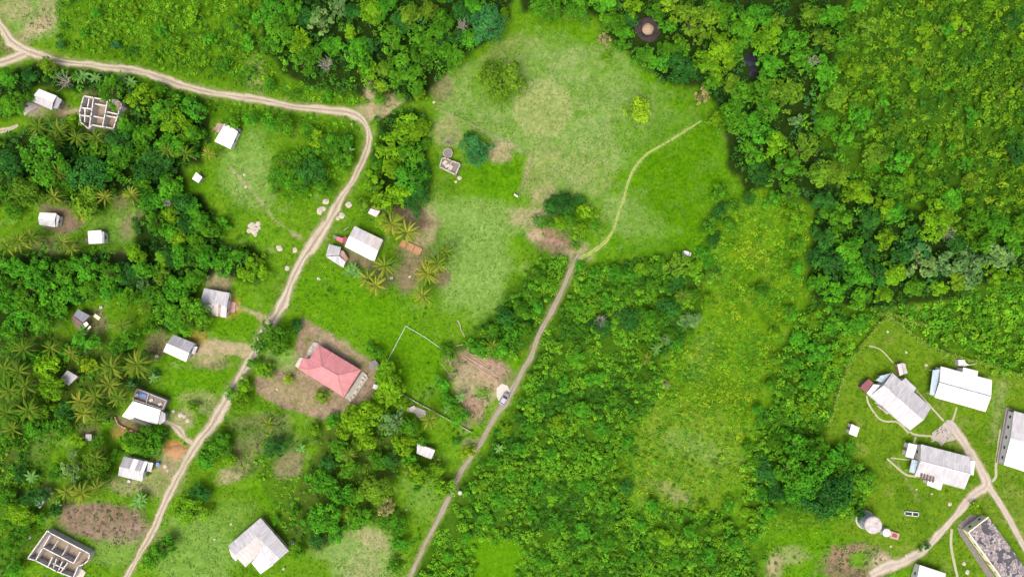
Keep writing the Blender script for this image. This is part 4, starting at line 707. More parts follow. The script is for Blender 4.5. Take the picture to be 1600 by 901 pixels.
c_ = P(1386, 832, 2.0); MB().disc(c_, 1.3, 0, 1.9, 20).build('tank_body', M['plastic_w'], t); MB().disc(c_, 1.3, 1.9, 2.2, 20, 0.5).build('tank_top', M['plastic_w'], t)
t = thing('concrete_base', 'pink-stained concrete base block beside the short white tank', 'base', 1398, 836); keep([(1378, 822), (1408, 828), (1408, 846), (1376, 842)])
MB().prism([P(*p, 0.8) for p in [(1393, 829.5), (1406, 833.5), (1403, 843), (1390, 839.5)]], 0, 0.8).build('block', M['pink_wash'], t); MB().prism([P(*p, 1.0) for p in [(1396, 833), (1402, 835), (1401, 840), (1394, 838)]], 0.8, 1.0).build('cover', M['maroon'], t)
t = thing('trough', 'two-cell concrete trough with dark water on the compound lawn', 'trough', 1423.5, 801); keep([(1408, 794), (1438, 796), (1438, 808), (1408, 806)])
q = [(1412.5, 797.5), (1434, 799.5), (1433.5, 805.5), (1412, 803)]
for i in range(4): MB().wall(G(*q[i]), G(*q[(i + 1) % 4]), 0.22, 0, 0.6, 0.1).build('side', M['mintwall'], t)
MB().wall(G(1424.5, 798.6), G(1424, 804.4), 0.3, 0, 0.58).build('divider', M['mintwall'], t); MB().prism([G(*p) for p in q], 0, 0.18).build('water', M['water'], t)
t = thing('hut', 'small white cube hut standing alone on the compound grass near bushes', 'hut', 1334, 672)
shed(t, [(1331, 662), (1343, 668), (1338.5, 682), (1326, 677)], [2.5, 2.5, 2.3, 2.3], 'white_roof', 'white_wall', 0.15)
t = thing('hut', 'weathered two-panel wooden hut behind the grey-white gabled building', 'hut', 1408, 577); keep([(1398, 566), (1420, 566), (1420, 590), (1402, 590)])
shed(t, [(1402, 569), (1409, 567), (1412, 584), (1406, 587)], [2.1, 2.3, 2.3, 2.1], 'zinc_p', 'wood', 0.15); shed(t, [(1409.5, 567), (1414.5, 568), (1418, 583), (1412.5, 584)], [2.3, 2.1, 2.1, 2.3], 'zinc_p', 'wood', 0.15)
t = thing('water_tank', 'white plastic tank with pipe behind the brilliant white gabled building', 'water tank', 1503, 567)
MB().prism([P(*p, 1.7) for p in [(1497.5, 561.5), (1507, 562), (1510, 567), (1515, 570), (1507, 572), (1497.5, 571)]], 0, 1.7).build('tank_body', M['plastic_w'], t); MB().tube([P(1513, 570, 1.2), P(1522, 568.5, 0.9), P(1527, 566.5, 0.1)], [0.13, 0.13, 0.13], 6).build('pipe', M['plastic_w'], t)
keep([(1494, 558), (1530, 560), (1528, 574), (1494, 574)])

# ------------------------------------------------------------------ walls and fences
def fence(label, pts, h=1.1, step=14, mat='post', wires=3, name='wire_fence'):
    t = thing(name, label, 'fence', *pts[0])
    S = [];
    for a, b in zip(pts[:-1], pts[1:]):
        k = max(1, int(math.hypot(b[0] - a[0], b[1] - a[1]) / step)); S += [(a[0] + (b[0] - a[0]) * i / k, a[1] + (b[1] - a[1]) * i / k) for i in range(k)]
    S.append(pts[-1])
    for p in S:
        g = G(*p); MB().tube([(g.x, g.y, -0.1), (g.x, g.y, h)], [0.07, 0.06], 5).build('post', M[mat], t)
    for w in range(wires):
        z = h * (w + 1) / (wires + 0.4); MB().tube([G(*p) + Vector((0, 0, z)) for p in S], [0.018] * len(S), 3).build('wire', M['wire'], t)
    return t
fence('post and wire fence between mown field and brighter lawn', [(680, 168), (755, 203), (832, 245), (812, 306)])
def lowwall(label, pts, mat='mintwall', h=0.35, th=0.16):
    t = thing('boundary_wall', label, 'wall', *pts[0])
    for a, b in zip(pts[:-1], pts[1:]): MB().wall(G(*a), G(*b), th, 0, h, th / 2).build('wall_section', M[mat], t)
    for p in pts: g = G(*p); MB().box(g, 0.34, 0.34, 0, h + 0.15).build('pillar', M['concrete'], t)
lowwall('pale green low wall with a right-angle corner on bright lawn', [(604, 566), (619, 538), (634.5, 509), (662, 525), (688, 543)])
lowwall('pale low wall running through trees from earth yard toward the gravel lane', [(622, 611), (650, 627), (680, 643), (705, 657), (735, 673)], 'concrete_l', 0.8)
# ------------------------------------------------------------------ car on the lane
def car():
    t = thing('car', 'dark grey car parked on pale pad beside the gravel lane', 'car', 788, 622); ang = math.radians(59)
    t.rotation_euler.z = ang
    def loc(m, name, mat, parent=t):
        me = bpy.data.meshes.new(name); me.from_pydata(m.v, [], m.f); me.materials.append(M[mat]); return link(name, me, parent)
    m = MB(); L0, W0 = 2.2, 0.9        # body: lofted sections along x
    secs = [(-2.2, .78, .45, .8), (-2.0, .88, .3, .98), (-1.2, .9, .28, 1.0), (1.0, .9, .28, 1.0), (1.7, .87, .28, .93), (2.1, .78, .35, .8), (2.2, .65, .45, .7)]
    ring = [[Vector((x, -w, z0)), Vector((x, w, z0)), Vector((x, w, (z0 + z1) / 2 + .1)), Vector((x, w * .9, z1)), Vector((x, -w * .9, z1)), Vector((x, -w, (z0 + z1) / 2 + .1))] for x, w, z0, z1 in secs]
    for i in range(len(ring) - 1):
        for k in range(6): m.face([ring[i][k], ring[i][(k + 1) % 6], ring[i + 1][(k + 1) % 6], ring[i + 1][k]])
    m.face(list(reversed(ring[0]))); m.face(ring[-1]); loc(m, 'body', 'carpaint')
    b = [(-1.75, .74, .98), (-1.35, .66, 1.5), (0.25, .66, 1.52), (1.0, .76, .97)]
    m = MB(); r2 = [[Vector((x, -w, z)), Vector((x, w, z))] for x, w, z in b]
    m.face([r2[1][0], r2[2][0], r2[2][1], r2[1][1]]); m.face([r2[1][0], r2[1][1], Vector((-1.35, .66, 1.46)), Vector((-1.35, -.66, 1.46))]); rf = loc(m, 'roof', 'carpaint')
    m = MB(); m.face([r2[2][0], r2[3][0], r2[3][1], r2[2][1]]); loc(m, 'windscreen', 'glass'); m = MB(); m.face([r2[0][0], r2[1][0], r2[1][1], r2[0][1]]); loc(m, 'rear_window', 'glass')
    for s in (0, 1):
        m = MB(); f = [r2[0][s], r2[1][s], r2[2][s], r2[3][s]]; m.face(f if s else list(reversed(f))); loc(m, 'side_window', 'glass')
    for x in (-1.35, 1.35):
        for y in (-.82, .82):
            m = MB(); m.tube([(x, y - .1, .33), (x, y + .1, .33)], [.33, .33], 14); w = loc(m, 'wheel', 'rubber')
            m = MB(); m.tube([(x, y - .11, .33), (x, y + .11, .33)], [.2, .2], 10); loc(m, 'rim', 'rim', w)
    for y in (-.6, .6):
        m = MB(); m.tube([(2.08, y, .72), (2.2, y, .7)], [.13, .11], 8); loc(m, 'headlight', 'lamp'); m = MB(); m.tube([(-2.22, y, .8), (-2.1, y, .8)], [.1, .1], 8); loc(m, 'tail_light', 'maroon')
    for y in (-1.0, 1.0):
        m = MB(); m.box((.75, y * .98), .12, .2, .95, 1.1); loc(m, 'mirror', 'carpaint')
car(); keep([(772, 596), (802, 596), (802, 636), (772, 636)])
# ------------------------------------------------------------------ charred ring with tan mound
t = thing('earth_kiln', 'round tan mound inside a charred dark ring in the wood', 'kiln', 1012, 45); c_ = G(1012.5, 45.5); keep([(994, 26), (1032, 26), (1032, 66), (994, 66)])
m = MB(); n = 40
prof = [(1.9, 0.02), (2.2, 0.05), (2.6, 0.55), (3.0, 0.75), (3.5, 0.3), (4.0, 0.01)]
rr = [[Vector((c_.x + r * (1 + .06 * math.sin(3 * a + i) + .04 * math.sin(7 * a + 2 * i)) * math.cos(a), c_.y + r * (1 + .06 * math.sin(3 * a + i)) * math.sin(a), z * (1 + .3 * math.sin(5 * a)))) for a in [2 * math.pi * k / n for k in range(n)]] for i, (r, z) in enumerate(prof)]
for i in range(len(rr) - 1):
    for k in range(n): m.face([rr[i][k], rr[i + 1][k], rr[i + 1][(k + 1) % n], rr[i][(k + 1) % n]])
m.build('charred_bank', M['char'], t); m = MB().disc(c_, 2.3, 0.0, 0.03, 30); m.build('pit_floor', M['char'], t)
m = MB(); prof = [(1.85, 0.03), (1.6, 0.5), (1.1, 0.95), (0.5, 1.2), (0.05, 1.25)]
rr = [[Vector((c_.x + r * (1 + .05 * math.sin(4 * a + i)) * math.cos(a), c_.y + r * (1 + .05 * math.sin(5 * a)) * math.sin(a), z)) for a in [2 * math.pi * k / 24 for k in range(24)]] for i, (r, z) in enumerate(prof)]
for i in range(4):
    for k in range(24): m.face([rr[i][k], rr[i][(k + 1) % 24], rr[i + 1][(k + 1) % 24], rr[i + 1][k]])
m.build('mound', M['straw'], t, smooth=True)
pond = [(1157, 92), (1168, 86), (1180, 82), (1187, 86), (1183, 98), (1180, 112), (1188, 120), (1170, 120), (1172, 105)]
props(MB().prism([G(*p) for p in pond], -0.3, 0.02).build('water', M['water'], origin=G(1172, 98)), kind='structure'); keep(pond, 1.1)
# ------------------------------------------------------------------ boulders, logs, small things
def blob(seed, n1=7, n2=10):
    rg = random.Random(seed); V = []; F = []
    for i in range(n1):
        ph = math.pi * (i / (n1 - 1)) / 2
        for k in range(n2):
            a = 2 * math.pi * k / n2; r = (0.75 + 0.45 * rg.random()) * (1 if i else 1)
            V.append((math.cos(a) * math.cos(ph) * r, math.sin(a) * math.cos(ph) * r, math.sin(ph) * (0.55 + .25 * rg.random()) - (0.12 if i == 0 else 0)))
    for i in range(n1 - 1):
        for k in range(n2): F.append((i * n2 + k, i * n2 + (k + 1) % n2, (i + 1) * n2 + (k + 1) % n2, (i + 1) * n2 + k))
    me = bpy.data.meshes.new('boulder'); me.from_pydata(V, [], F); me.materials.append(M['limestone']); return me
BLOBS = [blob(s) for s in range(5)]
ROCKS = [(500, 329, 8, 'large pale limestone outcrop on the dirt road verge'), (509, 315, 7, None), (506, 326, 5, None), (545, 320, 6, 'square tan boulder on the verge between road and round tree'), (534, 337, 6, None), (528, 341, 4, None), (394, 353, 8, 'white limestone boulders in a cluster on the slope above the grass'), (398, 360, 8, None), (390, 360, 6, None), (404, 356, 5, None), (399, 366, 5, None), (437, 388, 7, 'white round boulder on grass beside the widened dirt road'), (461, 391, 5, None), (449, 419, 5, None), (403, 350, 5, None),
         (382, 273, 3, None), (384, 292, 3, None), (46, 839, 4, 'pale boulder at the corner of the grey block shell'), (498, 436, 4, None), (1353, 384, 5, 'pale rock lying in the wood beside bluish trees'), (288, 650, 4, 'pale stones heaped beside the concrete drive pad'), (293, 657, 4, None), (271, 642, 3, None), (282, 648, 5, None),
         (258, 728, 4, None), (262, 735, 3, None), (640, 432, 3, None), (1270, 782, 4, None), (718, 278, 4, None), (712, 284, 3, None), (433, 608, 3, None), (678, 160, 3, 'white rock at the corner of the field fence'), (550, 195, 3, None), (543, 213, 4, None), (1387, 518, 2.2, None), (1416, 550, 2.5, None), (1447, 570, 3, None), (1432, 764, 2.2, None), (1456, 771, 2.2, None), (1484, 787, 4, None), (1392, 853, 2.2, None), (1416, 867, 2.5, None), (1506, 880, 4, None), (1511, 893, 5, None), (443, 888, 2.6, None), (361, 818, 2.4, None), (635, 796, 2.4, None), (335, 842, 2.4, None)]
last = None
LMK = []
for i, (x, y, r, lab) in enumerate(ROCKS):
    o = link('boulder', BLOBS[i % 5], None, G(x, y)); s = r * PXM * .8; o.scale = (s, s * random.uniform(.75, 1.1), s * random.uniform(.5, .8)); o.rotation_euler.z = random.random() * 6
    o['_px'] = (x, y); o['_lab'] = lab or ''; LMK.append(o)
def log(px, py, qx, qy, r=0.14, mat='log', h=0.12, label=None, group=None):
    a, b = G(px, py), G(qx, qy); a.z = b.z = r * 0.9; mid = (a + b) / 2 + Vector((random.uniform(-.3, .3), random.uniform(-.3, .3), 0))
    o = MB().tube([a, mid, b], [r, r * .9, r * .6], 6).build('log', M[mat], origin=Vector((a.x, a.y, 0))); return props(o, label, 'log', group)
log(715, 500, 720, 514, .2, 'deadwood', label='short forked dead trunk lying on the lawn'); log(720, 514, 726, 526, .16, 'deadwood', label='thin dead branch tip lying beyond the forked trunk')
for a in [(722, 557, 775, 592), (728, 556, 782, 590), (748, 562, 778, 588), (735, 552, 760, 566), (712, 540, 742, 538), (736, 550, 748, 545), (787, 575, 795, 598), (714, 630, 716, 645), (690, 568, 703, 585), (700, 560, 712, 585), (755, 640, 748, 655), (762, 565, 775, 575)]:
    log(*a, r=random.uniform(.08, .16), label='thin felled pole lying across the cleared earth near the parked car', group='felled poles on the cleared earth')
for k in range(26):
    x, y = random.uniform(708, 785), random.uniform(552, 655); an = random.gauss(.5, .7); ln = random.uniform(6, 20)
    if sd_poly(np.array([x]), np.array([y]), [(705, 550), (770, 555), (792, 590), (770, 620), (755, 660), (718, 660), (712, 600)])[0] > 0: log(x, y, x + ln * math.cos(an), y + ln * math.sin(an), r=random.uniform(.05, .12), mat=random.choice(['log', 'deadwood']), label='thin felled pole lying across the cleared earth near the parked car', group='felled poles on the cleared earth')
log(250, 683, 262, 675, .16, 'plastic_w', label='white bent pipe lying near the concrete drive pad'); log(676, 712, 694, 738, .12, label='long brown pole lying beside the pale blue-grey roofed house')
log(185, 762, 172, 768, .1, 'deadwood', label='pale pole lying on dry grass below striped-roof house'); log(545, 355, 537, 360, .1, 'plastic_w', label='pale pipe lying on grass above the pink awning')
t = thing('barrel', 'blue plastic barrel beside the orange earth heap', 'barrel', 249, 724); c_ = G(249, 724); MB().disc(c_, .55, 0, 1.1, 12).build('body', M['blue_plastic'], t); MB().disc(c_, .45, 1.1, 1.14, 12).build('lid', M['blue_tarp'], t)
t = thing('bench', 'small white bench standing at the fence corner of the field', 'bench', 805, 306)
MB().wall(G(803, 304), G(809, 308), .4, .42, .5).build('seat', M['plastic_w'], t); MB().wall(G(803.6, 303), G(809.6, 307), .08, .55, 1.0).build('backrest', M['plastic_w'], t)
for p in ((804, 304.5), (808, 307.3)): MB().box(G(*p), .12, .3, 0, .42, -.6).build('leg', M['plastic_w'], t)
for p, lab in (((458, 845), 'dark blue-grey drum on lawn beside the L-shaped house'), ((719, 768), 'grey concrete block standing at the gravel lane edge')):
    t = thing('drum', lab, 'drum', *p); c_ = G(*p); MB().disc(c_, .7, 0, 1.2, 14).build('body', M['zinc_d'] if p[0] < 600 else M['concrete'], t); MB().disc(c_, .55, 1.2, 1.26, 14).build('lid', M['char'] if p[0] < 600 else M['concrete_l'], t)
for p, lab in (((246, 556), 'white plastic bucket at the end wall of the grey and white gable house'), ((159, 480), 'white square crate lying in weeds above the dark patched shack'), ((85, 554), 'white plastic tub half hidden by bright green tree near grey shed'), ((343, 205), 'white plastic crate among scrap beside the white cabin'), ((612, 434), 'grey plastic crate on bare earth among the palms')):
    t = thing('crate', lab, 'crate', *p); c_ = G(*p); MB().box(c_, .9, .7, 0, .55, .4).build('body', M['plastic_w'], t); MB().box(c_, .7, .5, .55, .58, .4).build('lid', M['concrete'], t)
for p, q in (((333, 198), (341, 209)), ((330, 207), (338, 199)), ((336, 211), (343, 200))): log(*p, *q, r=.09, mat='deadwood', label='short grey pole in the scrap heap beside the white cabin', group='scrap poles by the white cabin')
t = thing('clay_heap', 'orange clay heap beside the dirt road bend near striped-roof house', 'heap', 276, 704)
m = MB(); n = 20; prof = [(2.6, 0), (2.1, .3), (1.4, .55), (.7, .7), (.05, .75)]; c_ = G(276, 704)
rr = [[Vector((c_.x + r * (1 + .18 * math.sin(2 * a + i * .4) + .08 * math.sin(5 * a)) * math.cos(a), c_.y + r * .8 * (1 + .12 * math.sin(3 * a)) * math.sin(a), z)) for a in [2 * math.pi * k / n for k in range(n)]] for i, (r, z) in enumerate(prof)]
for i in range(4):
    for k in range(n): m.face([rr[i][k], rr[i][(k + 1) % n], rr[i + 1][(k + 1) % n], rr[i + 1][k]])
m.build('heap', M['orange'], t, smooth=True)
# ------------------------------------------------------------------ vegetation
def leaves(C, Nn, S, rg, asp=0.62, droop=0.25):
    """one folded quad leaf per centre C, normal Nn, length S"""
    n = len(C); Nn = Nn / (np.linalg.norm(Nn, axis=1)[:, None] + 1e-9)
    r = rg.normal(size=(n, 3)); T = np.cross(Nn, r); T /= np.linalg.norm(T, axis=1)[:, None] + 1e-9; Bt = np.cross(Nn, T)
    S = S[:, None]; V = np.empty((n, 4, 3))
    V[:, 0] = C - T * S * .5; V[:, 1] = C + Bt * S * asp * .5 + Nn * S * .08; V[:, 2] = C + T * S * .5 - Nn * S * droop; V[:, 3] = C - Bt * S * asp * .5 + Nn * S * .08
    return V.reshape(-1, 3), np.arange(n * 4).reshape(n, 4)
def crown_proto(seed, style):
    """crown of about 5 m radius centred over the origin, base at z 0; uneven lobes with gaps between them"""
    rg = np.random.default_rng(seed)
    st = dict(round=(17, .22, .40, 1900, .55, .66), clumpy=(26, .13, .30, 1800, .60, .66), tall=(21, .15, .36, 1700, .56, .88), open=(22, .11, .24, 1250, .62, .6), low=(22, .20, .36, 1800, .5, .42))[style]
    nl, r0, r1, nleaf, ls, hz = st; R = 5.0; lob = []; ph = rg.random(3) * 6.28
    for i in range(nl):
        a = 2.4 * i + rg.normal() * .45; out = 1 + .16 * math.sin(2 * a + ph[0]) + .12 * math.sin(3 * a + ph[1]) + .08 * math.sin(5 * a + ph[2])
        rad = math.sqrt((i + .3) / nl) * (1 - .45 * (r0 + r1)) * out * rg.uniform(.82, 1.12); z = hz * (1.25 - .8 * min(1, rad) ** 2) * rg.uniform(.68, 1.2)
        lob.append((rad * math.cos(a) * R, rad * math.sin(a) * R, z * R + R * .35, rg.uniform(r0, r1) ** 1.0 * R, rg.uniform(.66, 1.3)))
    lob = np.array(lob); w = lob[:, 3] ** 2; w /= w.sum(); k = rg.choice(nl, nleaf, p=w)
    sub = 7; sd_ = rg.normal(size=(nl, sub, 3)); sd_[..., 2] = np.abs(sd_[..., 2]) * .9 - .15; sd_ /= np.linalg.norm(sd_, axis=2)[..., None]      # twigs: leaf bunches on every lobe
    d = sd_[k, rg.integers(0, sub, nleaf)] + rg.normal(size=(nleaf, 3)) * .34; d /= np.linalg.norm(d, axis=1)[:, None]
    rr = lob[k, 3] * rg.uniform(.70, 1.12, nleaf); C = lob[k, :3] + d * rr[:, None] * np.array([1, 1, .78]); Nn = d + rg.normal(size=(nleaf, 3)) * .35 + np.array([0, 0, .9])
    V, Q = leaves(C, Nn, ls * rg.uniform(.6, 1.35, nleaf), rg)
    tint = lob[k, 4] * rg.uniform(.75, 1.25, nleaf); hue = (lob[k, 4] - 1) * .16 + rg.normal(size=nleaf) * .07
    col = np.stack([tint * (1 + hue), tint, tint * (1 - hue)], -1); col = np.repeat(np.clip(col, .1, 3), 4, axis=0)
    me = fast_mesh('crown', V, Q, mat=M['leaf'], col=col)
    m = MB(); ht = float(hz * R + R * .25)
    m.tube([(0, 0, -.15), (.1, .05, ht * .5), (0, .1, ht)], [.42, .3, .2], 7)
    for l in lob[:: max(1, nl // 8)]: m.tube([(0.05, .05, ht * .45), tuple(l[:3] * np.array([.55, .55, .8])), tuple(l[:3])], [.2, .13, .05], 5)
    tr = bpy.data.meshes.new('trunk'); tr.from_pydata(m.v, [], m.f); tr.materials.append(M['bark'])
    return me, tr, hz * R + R * .5
PROTO = {s: [crown_proto(100 + 10 * i + j, s) for j in range(6)] for i, s in enumerate(('round', 'clumpy', 'tall', 'open', 'low'))}
KCOL = dict(A=((.066, .216, .009), 'mid green'), B=((.130, .295, .008), 'yellow-green'), C=((.029, .130, .016), 'dark green'), D=((.122, .245, .065), 'grey-green'), E=((.042, .18, .042), 'bluish green'), Y=((.215, .37, .014), 'bright yellow'), O=((.108, .226, .012), 'olive'), G=((.066, .265, .012), 'fresh green'), T=((.24, .235, .09), 'dry tan'))
LAND = [(74, 157, 'near the small white house with yard slab'), (156, 176, 'around the roofless pale concrete shell'), (353, 212, 'by the white cabin with lean-tos'), (308, 278, 'near the tiny lone white hut'), (100, 343, 'around the bare brown yard'), (149, 370, 'by the square white house in the clearing'), (335, 474, 'beside the rust-streaked zinc house'), (126, 502, 'near the dark patched shack'), (281, 544, 'behind the grey and white gable house'), (107, 590, 'by the small grey shed'), (226, 640, 'beside the house with roofless rear room'), (210, 732, 'beside the striped-roof house'), (62, 784, 'near the tiny blue-grey shed'), (150, 820, 'around the bare brown plot'), (405, 852, 'on the lawn of the L-shaped house'), (515, 580, 'around the pink-roofed bungalow yard'), (569, 381, 'beside the white patchwork-roof house'), (702, 255, 'near the roofless ruin'), (665, 705, 'by the pale blue-grey roofed house'), (880, 350, 'in the clump at the field end of the lane'), (1012, 45, 'around the charred ring'), (1172, 98, 'around the dark pond'), (780, 120, 'on the mown field edge'), (1003, 170, 'standing in the open field'), (560, 80, 'in the wood above the road bend'), (470, 265, 'on the slope inside the road bend'), (625, 250, 'in the grove right of the dirt road'), (1300, 780, 'beside the round water tank'), (1405, 627, 'around the gabled compound buildings'), (1300, 350, 'in the wide wood beyond the vine field'), (1220, 230, 'in the wood along the field side'), (950, 470, 'in the thicket right of the gravel lane'), (800, 500, 'in the thicket left of the gravel lane'), (860, 760, 'in the low thicket below the lane'), (1130, 560, 'at the edge of the vine field'), (1250, 620, 'in the bushes beside the compound'), (560, 780, 'in the trees left of the lower lane'), (300, 790, 'beside the straight lower dirt road'), (250, 400, 'in the wood between the dirt road houses'), (230, 260, 'in the wood below the roofless pale shell'), (20, 620, 'in the palm grove'), (1480, 440, 'in the wood above the compound'), (30, 130, 'at the fork of the dirt road'), (680, 50, 'in the wood beside the mown field'), (1420, 150, 'in the yellowish cane-like thicket'), (1500, 520, 'in the vines above the compound')]
ITEMS = []        # (object, base label) for label sharing
def lm(px, py): return min(LAND, key=lambda l: (l[0] - px) ** 2 + (l[1] - py) ** 2)[2]
STY = dict(A=('round', 'clumpy', 'tall'), B=('clumpy', 'round'), C=('round', 'tall', 'low'), D=('open', 'clumpy'), E=('clumpy', 'round'), Y=('clumpy', 'round'), O=('round', 'clumpy'), G=('clumpy', 'round', 'tall'), T=('open',))
TREES = []
def tree(px, py, r, kind, style=None):
    if 1255 < px < 1460 and 300 < py < 450 and kind in 'GA' and random.random() < .6: kind = 'C'
    style = style or random.choice(STY[kind]); me, tr, hz = random.choice(PROTO[style]); s = r * PXM / 5.0 * 1.1
    thk = any(sd_poly(np.array([px]), np.array([py]), Z[z])[0] > 0 for z in ('thicket_lane', 'bush_right')) and r < 17
    if thk:
        style = 'low'; me, tr, hz = random.choice(PROTO[style]); kind = {'C': 'A', 'A': 'G'}.get(kind, kind); s *= .85
    zc = hz * s * random.uniform(.95, 1.1); g = P(px, py, zc); size = 'small' if r < 18 else ('mid-sized' if r < 24 else 'large')
    word, nm = ('bush', 'bush') if r < 11 else (('shrub', 'shrub') if r < 15 else ('broadleaf tree', 'tree'))
    t = link(nm, None, None, (g.x, g.y, 0)); t.empty_display_size = .5; t.rotation_euler.z = random.random() * 6.28; t.scale = (s * random.uniform(.82, 1.2), s * random.uniform(.82, 1.2), s * random.uniform(.9, 1.1))
    cr = link('crown', me, t); base, cn = KCOL[kind]; v = random.uniform(.85, 1.15); h = random.uniform(-.09, .09); cr.color = (base[0] * v * (1 + h), base[1] * v, base[2] * v * (1 - h), 1)
    link('trunk', tr, t)
    t['category'] = nm; ITEMS.append((t, f'{size} {cn} {word} {lm(px, py)}', f'{size} {cn} {word}s {lm(px, py)}')); TREES.append((px, py, r)); return t
